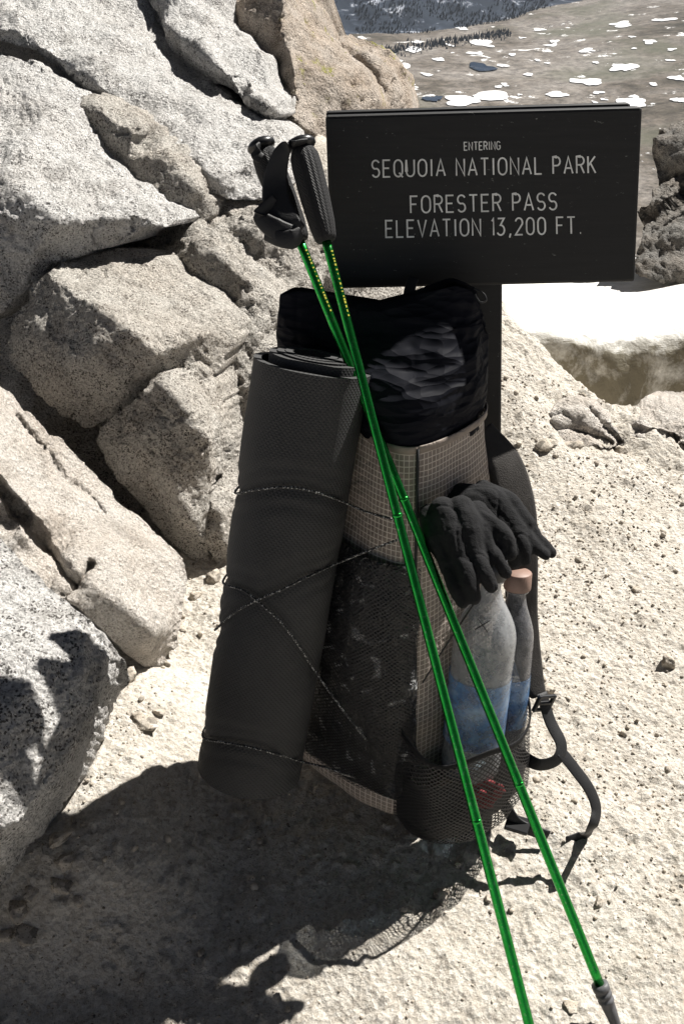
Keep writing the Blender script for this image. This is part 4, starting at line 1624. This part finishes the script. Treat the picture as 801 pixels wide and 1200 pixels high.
# ------------------------------------------------------------ rolled mat
MT, MBt = P(366, 427, 1.115), P(292, 900, 1.29)
maxis = (MT - MBt)
mlen = np.linalg.norm(maxis)
maxis = maxis / mlen
RAD0, RAD1 = 0.0700, 0.0700            # bottom, top


def mat_hit(px, py, lift=0.0015):
    r = ray(px, py)
    for t in np.arange(0.9, 1.45, 0.0008):
        q = np.array([0, 0, CAM_H]) + t * r
        s = (q - MBt) @ maxis / mlen
        if -0.02 < s < 1.02:
            d = np.linalg.norm(q - MBt - maxis * s * mlen)
            if d < RAD0 + (RAD1 - RAD0) * s + lift:
                return q
    # beside the silhouette: nearest spot of the surface
    best = None
    for t in np.arange(0.95, 1.4, 0.002):
        q = np.array([0, 0, CAM_H]) + t * r
        s = np.clip((q - MBt) @ maxis / mlen, 0, 1)
        c = MBt + maxis * s * mlen
        d = q - c
        dd = np.linalg.norm(d)
        if best is None or dd < best[0]:
            best = (dd, c + d / dd * (RAD0 + (RAD1 - RAD0) * s + lift))
    return best[1]


def around(px, py, dz, lift=0.0015):
    """a few points that carry a cord from the left silhouette round behind the mat"""
    q = mat_hit(px, py, lift)
    s = (q - MBt) @ maxis / mlen
    c = MBt + maxis * s * mlen
    d = q - c
    rr = np.linalg.norm(d)
    out = [q]
    for k in range(1, 5):
        a = -k * 0.5
        dv = d * math.cos(a) + np.cross(maxis, d) * math.sin(a)
        out.append(c + dv / np.linalg.norm(dv) * (rr - 0.006) + maxis * dz * k * 0.5)
    return out


cordsA = around(276, 578, 0.002)[::-1] + [mat_hit(*q) for q in ((300, 574), (330, 571), (355, 573), (380, 580), (404, 589))]
cordsB = around(252, 738, -0.002)[::-1] + [mat_hit(*q) for q in ((275, 718), (300, 704), (330, 691), (360, 676), (393, 661))]
cordsC = around(262, 684, 0.003)[::-1] + [mat_hit(*q) for q in ((285, 692), (308, 710), (330, 730), (350, 757), (368, 785))]
cordsD = around(238, 864, 0.002)[::-1] + [mat_hit(*q) for q in ((262, 870), (290, 875), (318, 882), (352, 892))]
cord_paths = [cordsA, cordsB, cordsC, cordsD]
dense = [catmull(c, 60) for c in cord_paths]

e1 = np.cross(maxis, np.array([0, 0, 1.0]))
e1 /= np.linalg.norm(e1)
e2 = np.cross(maxis, e1)
TH = 0.0085
turns = 4.6
na = int(turns * 44)
nl = 110
phi_end = math.atan2(-0.55, 0.85)       # where the outer edge of the roll ends
ang = np.linspace(0, turns * 2 * math.pi, na)


def mat_point(rad, a, s):
    return MBt + maxis * (s * mlen) + rad * (math.cos(a) * e1 + math.sin(a) * e2)


mat_o = thing('foam_mat', 'rolled black foam sleeping mat strapped upright to the front of the pack', 'sleeping mat', tuple(MBt))
tele = np.interp(np.arange(na), [0, na - 140, na - 96, na - 88, na - 60, na - 44, na], [0.013, 0.012, 0.011, 0.010, 0.009, 0.0, 0.0])       # inner turns stand a little proud
outer, inner = [], []
a_right = None
jit = 0.0009 * noise3(np.stack([ang * 1.3, ang * 0, ang * 0], 1), 3)
squash = 1.0
for i, a in enumerate(ang):
    back = turns * 2 * math.pi - a
    step = back if back > 2 * math.pi else 2 * math.pi * float(sstep(2 * math.pi - 1.3, 2 * math.pi, back))
    rr = RAD0 - (TH + 0.0012) * step / (2 * math.pi)
    outer.append(rr)
    inner.append(rr - TH)
outer, inner = np.array(outer), np.array(inner)
S = np.linspace(0, 1, nl)
A0 = ang - ang[-1] + 2.2
rows_o = np.zeros((nl, na, 3))
rows_i = np.zeros((nl, na, 3))
for k, s in enumerate(S):
    tp = (RAD0 + (RAD1 - RAD0) * s) / RAD0
    ax = MBt + maxis * (s * mlen)
    ext = maxis * (tele * sstep(0.8, 1.0, s))[:, None]
    dirs = np.cos(A0)[:, None] * e1 + np.sin(A0)[:, None] * e2
    rows_o[k] = ax + ext + dirs * ((outer + jit) * tp)[:, None]
    rows_i[k] = ax + ext + dirs * ((inner + jit) * tp)[:, None]
# dents where the cords bite
flat = rows_o.reshape(-1, 3)
outer_turn = np.tile(np.arange(na) >= na - 46, nl)
idx = np.where(outer_turn)[0]
cc = flat[idx]
axs = MBt + maxis * (((cc - MBt) @ maxis)[:, None])
rdir = cc - axs
rdir /= np.linalg.norm(rdir, axis=1)[:, None]
dent = np.zeros(len(idx))
for dc in dense:
    dmin = np.full(len(idx), 1e9)
    for q in dc: dmin = np.minimum(dmin, np.linalg.norm(cc - q, axis=1))
    dent = np.maximum(dent, 0.0062 * np.exp(-(dmin / 0.011) ** 2) + 0.0026 * np.exp(-((dmin - 0.022) / 0.005) ** 2))
dent = dent + 0.0011 * fbm(cc, 9, 2, 0.5, 14)
flat[idx] -= rdir * dent[:, None]
rows_o = flat.reshape(nl, na, 3)
# cross-section ring: out along the outer face, back along the inner
prof = np.concatenate([rows_o, rows_i[:, ::-1]], 1)
arcu = np.concatenate([[0], np.cumsum(np.linalg.norm(np.diff(rows_o[nl // 2], axis=0), axis=1))])
UV = np.array([(u, s * mlen) for s in S for u in np.concatenate([arcu, arcu[::-1]])])
mf = [tuple(q) for q in grid_faces(nl, 2 * na, True)]
for i in range(na - 1):
    mf.append((i + 1, i, 2 * na - 1 - i, 2 * na - 2 - i))
    b = (nl - 1) * 2 * na
    mf.append((b + i, b + i + 1, b + 2 * na - 2 - i, b + 2 * na - 1 - i))
ro = mesh_obj('foam_roll', prof.reshape(-1, 3), mf, M['foam'], mat_o, uv=UV)
bm = bmesh.new()
bm.from_mesh(ro.data)
bmesh.ops.recalc_face_normals(bm, faces=bm.faces)
for e in bm.edges:
    if len(e.link_faces) == 2 and e.calc_face_angle(0) > 0.9: e.smooth = False
bm.to_mesh(ro.data)
bm.free()


def braided(path, r=0.0014):
    n = len(path)
    L = np.concatenate([[0], np.cumsum(np.linalg.norm(np.diff(path, axis=0), axis=1))])
    m = int(L[-1] / 0.0011)
    s = np.linspace(0, L[-1], m)
    q = np.stack([np.interp(s, L, path[:, k]) for k in range(3)], 1)
    return tube(q, r * (1 + 0.22 * np.sin(s / 0.0042 * 2 * math.pi)), 7)


ext = [[P(430, 600, 1.125), P(465, 610, 1.095)], [P(430, 646, 1.13), P(470, 631, 1.10)], [P(400, 830, 1.215), P(424, 861, 1.24), P(438, 880, 1.37)], [P(380, 899, 1.245), P(406, 908, 1.255), P(424, 914, 1.40)]]
for dc, ex in zip(cord_paths, ext):
    mesh_obj('bungee_cord', *braided(catmull(dc + ex, 120)), M['cord_mat'], pack)
mesh_obj('bungee_cord', *braided(catmull([P(560, 700, 1.105), P(520, 760, 1.15), P(495, 800, 1.2)], 40), 0.0011), M['web'], pack)

# ------------------------------------------------------------ water bottles


def bottle(name, label, A, B, r, mat, cap_mat, label_range, seed):
    A, B = np.asarray(A), np.asarray(B)
    L = np.linalg.norm(B - A)
    d = (B - A) / L
    t = thing(name, label, 'bottle', tuple(A), 'water bottles in the side pocket')
    k = 0.40
    prof = [(0.0, r * 0.82), (0.012, r * 0.97), (0.03, r), (0.05, r * 0.985), (0.06, r), (0.16, r), (0.17, r * 0.985), (0.18, r)]
    for f in np.linspace(0, 1, 14):
        prof.append((L * 0.66 + f * (L * 0.28), r + (0.0125 - r) * (0.5 - 0.5 * math.cos(math.pi * f ** 1.25))))
    prof += [(L * 0.95, 0.0125), (L * 0.955, 0.016), (L * 0.965, 0.016), (L * 0.97, 0.0125), (L * 0.975, 0.0125)]
    path = np.array([A + d * p[0] for p in prof])
    V, F = tube(path, [p[1] for p in prof], 40)
    F = [f for f in F]
    mesh_obj('bottle_body', V, F, mat, t)
    cp = np.array([A + d * q for q in (L * 0.966, L * 0.97, L * 0.995, L * 1.05, L * 1.054)])
    V, F = tube(cp, [0.0172, 0.0178, 0.0178, 0.0175, 0.0165], 48)
    V = np.array(V)
    c = np.array([A + d * ((v - A) @ d) for v in V])
    rad = np.linalg.norm(V - c, axis=1)
    ridge = np.tile(1 + 0.03 * (np.arange(48) % 2), 5)
    V[:240] = c[:240] + (V[:240] - c[:240]) * ridge[:, None]
    mesh_obj('bottle_cap', V, F, cap_mat, t)
    if label_range:
        s0, s1 = label_range
        lp = np.array([A + d * (L * s) for s in np.linspace(s0, s1, 8)])
        mesh_obj('printed_label', *tube(lp, r + 0.0008, 40, cap=False), M['label'], t)
    wp = np.array([A + d * q for q in (0.006, 0.014, 0.03, L * 0.36)])
    mesh_obj('water', *tube(wp, [r * 0.8, r * 0.93, r * 0.965, r * 0.965], 32), M['water'], t)
    return t, A, d, L


b1, bA, bd, bL = bottle('water_bottle', 'scuffed water bottle marked with an X, under the gloves in the side pocket', P(549, 905, 1.315), P(577, 668, 1.195), 0.041, M['frosted'], M['rubber'], (0.20, 0.52), 1)
bottle('water_bottle', 'clear water bottle with a dusty pink cap, right of the scuffed one', P(588, 885, 1.35), P(606, 682, 1.255), 0.0285, M['clear'], M['cap_pink'], (0.22, 0.50), 2)


def bottle_surf(px, py, A, d, r):
    rr = ray(px, py)
    for t in np.arange(1.0, 1.4, 0.0005):
        q = np.array([0, 0, CAM_H]) + t * rr
        s = (q - A) @ d
        if np.linalg.norm(q - A - d * s) < r: return q
    return P(px, py, 1.2)


xs_parts = []
for a, b in (((556, 738), (574, 727)), ((560, 725), (571, 741))):
    pth = [bottle_surf(a[0] + (b[0] - a[0]) * f, a[1] + (b[1] - a[1]) * f, bA, bd, 0.0420) for f in np.linspace(0, 1, 8)]
    xs_parts.append(tube(pth, 0.0008, 6))
mesh_obj('pen_mark', *join(*xs_parts), M['pen'], b1)


# ------------------------------------------------------------ gloves
def capsule(pts, rads, seg=14):
    """rounded limb through pts"""
    pts = [np.asarray(p, float) for p in pts]
    q = catmull(pts, 14)
    r = np.interp(np.linspace(0, 1, 14), np.linspace(0, 1, len(rads)), rads)
    d0 = (q[0] - q[1]) / np.linalg.norm(q[0] - q[1])
    d1 = (q[-1] - q[-2]) / np.linalg.norm(q[-1] - q[-2])
    pre, post, rp, rq = [], [], [], []
    for a in (80, 60, 40, 20):
        pre.append(q[0] + d0 * r[0] * math.sin(R(a)))
        rp.append(r[0] * math.cos(R(a)))
    for a in (20, 40, 60, 80):
        post.append(q[-1] + d1 * r[-1] * math.sin(R(a)))
        rq.append(r[-1] * math.cos(R(a)))
    return tube(np.vstack([pre, q, post]), np.concatenate([rp, r, rq]), seg)


def glove(label, limbs, mat):
    parts = [capsule([P(*p) for p in pts], rads) for pts, rads in limbs]
    V, F = join(*parts)
    loc = V.mean(0)
    o = mesh_obj('glove', V - loc, F, mat)
    o.location = loc
    m = o.modifiers.new('fuse', 'REMESH')
    m.mode = 'VOXEL'
    m.voxel_size = 0.0016
    s = o.modifiers.new('soften', 'SMOOTH')
    s.factor = 0.5
    s.iterations = 5
    bake(o)
    me = o.data
    V = np.array([v.co[:] for v in me.vertices])
    n = np.array([v.normal[:] for v in me.vertices])
    V = V + n * (0.0012 * fbm(V, 40, 3, 0.5, 5) + 0.0003 * fbm(V, 260, 2, 0.6, 6) - 0.0012 * np.exp(-(fbm(V * [1, 1, 0.6], 24, 2, 0.5, 9) / 0.14) ** 2))[:, None]
    me.vertices.foreach_set('co', V.astype(np.float32).ravel())
    me.polygons.foreach_set('use_smooth', np.ones(len(me.polygons), dtype=bool))
    me.update()
    if not me.materials: me.materials.append(mat)
    return tag(o, label, 'glove', 'black gloves tucked over the bottles')


glove('black fleece glove hanging fingers down over the scuffed bottle', [
    ([(502, 604, 1.128), (512, 628, 1.120), (523, 655, 1.112)], (0.014, 0.017, 0.012)),
    ([(518, 598, 1.122), (530, 625, 1.112), (539, 655, 1.104)], (0.017, 0.020, 0.0125)),
    ([(538, 597, 1.122), (548, 622, 1.112), (556, 650, 1.104)], (0.017, 0.020, 0.0125)),
    ([(553, 604, 1.130), (564, 624, 1.120), (573, 642, 1.112)], (0.015, 0.017, 0.011)),
    ([(522, 652, 1.112), (531, 682, 1.103), (541, 705, 1.103)], (0.0118, 0.0108, 0.0090)),
    ([(538, 652, 1.104), (548, 678, 1.094), (555, 700, 1.096)], (0.0122, 0.0110, 0.0092)),
    ([(556, 648, 1.104), (567, 670, 1.096), (576, 687, 1.100)], (0.0120, 0.0110, 0.0092)),
    ([(570, 638, 1.112), (583, 656, 1.104), (591, 671, 1.106)], (0.0112, 0.0098, 0.0084)),
    ([(558, 600, 1.128), (580, 618, 1.118), (592, 633, 1.112), (597, 648, 1.112)], (0.0140, 0.0122, 0.0110, 0.0095)),
], M['knit'])
glove('black fleece glove lying behind the other, fingers pointing right', [
    ([(520, 590, 1.165), (560, 590, 1.160), (595, 625, 1.152)], (0.014, 0.019, 0.013)),
    ([(540, 578, 1.165), (575, 588, 1.160), (606, 620, 1.152)], (0.013, 0.019, 0.013)),
    ([(565, 573, 1.168), (595, 592, 1.165), (617, 615, 1.158)], (0.012, 0.016, 0.012)),
    ([(592, 625, 1.150), (601, 645, 1.145), (603, 658, 1.148)], (0.0125, 0.0110, 0.0090)),
    ([(604, 622, 1.150), (612, 640, 1.145), (615, 655, 1.148)], (0.0125, 0.0110, 0.0090)),
    ([(608, 620, 1.155), (625, 639, 1.150), (637, 650, 1.150)], (0.0115, 0.0098, 0.0076)),
    ([(616, 612, 1.160), (632, 634, 1.158), (645, 648, 1.160)], (0.0105, 0.0088, 0.0068)),
], M['knit'])


# ------------------------------------------------------------ trekking poles
def pole(label, top, grip_end, gtop, tip, straps, first):
    gtop, tip = np.asarray(gtop), np.asarray(tip)
    ax = gtop - tip
    L = np.linalg.norm(ax)
    ax /= L
    t = thing('trekking_pole', label, 'trekking pole', tuple(tip), 'green trekking poles leaning on the pack')

    def at(s): return tip + ax * s
    ge = grip_end * L          # where the grip starts, from the tip
    fer = 0.072
    V, F = tube(np.array([at(s) for s in np.linspace(fer, ge + 0.01, 40)]), np.interp(np.linspace(0, 1, 40), [0, 0.29, 0.30, 0.61, 0.62, 1], [0.0060, 0.0060, 0.0057, 0.0057, 0.0054, 0.0054]), 20)
    mesh_obj('shaft', V, F, M['green'], t)
    for q in (0.30, 0.62):
        s = q * L
        mesh_obj('joint_ring', *tube(np.array([at(s - 0.0022), at(s - 0.0018), at(s + 0.0018), at(s + 0.0022)]), [0.0058, 0.0063, 0.0063, 0.0058], 20), M['green'], t)
    # ferrule with raised rings, then the carbide tip
    fs = [0.0, 0.004, 0.02, 0.045, 0.052, 0.053, 0.056, 0.057, 0.060, 0.061, 0.064, 0.065, 0.068, 0.069, 0.076, 0.077]
    fr = [0.0025, 0.0042, 0.0062, 0.0084, 0.0088, 0.0100, 0.0100, 0.0088, 0.0088, 0.0101, 0.0101, 0.0088, 0.0088, 0.0106, 0.0106, 0.0062]
    mesh_obj('ferrule', *tube(np.array([at(s) for s in fs]), fr, 20), M['ferrule'], t)
    mesh_obj('tip', *tube(np.array([at(-0.006), at(0.001)]), [0.0016, 0.0022], 10), M['ferrule'], t)
    # printed marks up by the grip
    mk = []
    side = np.cross(ax, np.array([0, -1.0, 0]))
    side /= np.linalg.norm(side)
    fw = np.cross(side, ax)
    if fw[1] > 0: fw = -fw
    rg = np.random.default_rng(3)
    sp_ = ge - 0.010
    for k in range(17):
        sp_ -= rg.uniform(0.0026, 0.0058)
        dd = fw * 0.72 + side * 0.70 * first
        dd /= np.linalg.norm(dd)
        mk.append(box_between(at(sp_) + dd * 0.0055, ax * rg.uniform(0.0006, 0.0015), np.cross(ax, dd) * rg.uniform(0.0005, 0.0014), dd * 0.0003))
    mesh_obj('printed_mark', *join(*mk), M['yellow_print'], t, smooth=False)
    # grip
    gl = L - ge
    gs = np.linspace(0, 1, 26)
    grr = np.interp(gs, [0, 0.04, 0.2, 0.5, 0.8, 0.93, 1.0], [0.0100, 0.0125, 0.0150, 0.0168, 0.0172, 0.0160, 0.0120])
    pth = np.array([at(ge + s * gl * 0.93) for s in gs])
    V, F = tube(pth, grr, 28)
    uv = np.array([(j / 28 * 0.105, s * gl) for s in gs for j in range(28)] + [(0, 0), (0, gl)])
    mesh_obj('grip', V, F, M['grip'], t, uv=uv)
    ks = [0.90, 0.93, 0.94, 0.96, 0.99, 1.02, 1.04, 1.05]
    kr = [0.009, 0.0095, 0.0145, 0.0165, 0.0165, 0.0135, 0.008, 0.002]
    mesh_obj('knob', *tube(np.array([at(ge + s * gl) for s in ks]), kr, 24), M['rubber'], t)
    for pts, wd, sd in straps:
        pp = catmull([P(*q) for q in pts], 36)
        ww = np.interp(np.linspace(0, 1, 36), np.linspace(0, 1, len(wd)), wd)
        so_ = mesh_obj('wrist_strap', *ribbon(pp, ww, 0.0028, sd), M['web'], t)
    return t


tipA = Gp(728, 1218)
tipB = Gp(642, 1288)
gA, gB = P(305, 168, 1.075), P(352, 166, 1.050)


def frac_at(tip, top, py):
    """share of the pole's length from the tip at which it shows at picture height py"""
    lo, hi = 0.0, 1.0
    for _ in range(40):
        m = (lo + hi) / 2
        q = tip + (top - tip) * m
        d = q[1] * CP + (CAM_H - q[2]) * SP
        y = 600 + FPX * ((CAM_H - q[2]) * CP - q[1] * SP) / d
        if y > py: lo = m
        else: hi = m
    return lo


pole('green trekking pole ending at the lower right with a grey ferrule', None, frac_at(tipA, gA, 283), gA, tipA,
     [([(304, 172, 1.06), (300, 176, 1.055), (301, 182, 1.054), (306, 186, 1.054)], (0.012, 0.013, 0.013, 0.012), np.array([0.3, 0.5, 0.8]))], 1)
pole('green trekking pole leaning in front, its end cut off by the bottom edge', None, frac_at(tipB, gB, 283), gB, tipB,
     [([(358, 166, 1.036), (346, 168, 1.030), (333, 175, 1.032), (326, 192, 1.038), (322, 215, 1.044), (324, 240, 1.042), (334, 262, 1.040), (346, 276, 1.044)], (0.012, 0.013, 0.016, 0.022, 0.028, 0.032, 0.036, 0.030), np.array([0.9, 0.1, 0.35])),
      ([(322, 232, 1.040), (308, 247, 1.038), (306, 256, 1.039), (322, 268, 1.037), (340, 274, 1.039)], (0.012, 0.016, 0.018, 0.024, 0.020), np.array([0.25, 0.3, 0.9])),
      ([(310, 276, 1.044), (325, 279, 1.039), (342, 280, 1.039), (353, 272, 1.042)], (0.010, 0.018, 0.022, 0.014), np.array([0.1, 0.3, 0.95]))], 1)


# ------------------------------------------------------------ air between here and the far slope
V, F = box_between((500, 3500, -150), (5200, 0, 0), (0, 3700, 0), (0, 0, 200))
hz = bpy.data.materials.new('haze')
hz.use_nodes = True
ht = hz.node_tree
for nd in list(ht.nodes):
    if nd.type != 'OUTPUT_MATERIAL': ht.nodes.remove(nd)
pv = ht.nodes.new('ShaderNodeVolumePrincipled')
pv.inputs['Color'].default_value = (0.80, 0.88, 1.0, 1)
pv.inputs['Density'].default_value = 4.0e-5
ht.links.new(pv.outputs[0], [nd for nd in ht.nodes if nd.type == 'OUTPUT_MATERIAL'][0].inputs['Volume'])
tag(mesh_obj('haze', V, F, hz, smooth=False), 'thin blue air haze over the far valley and slope', 'haze', kind='stuff')
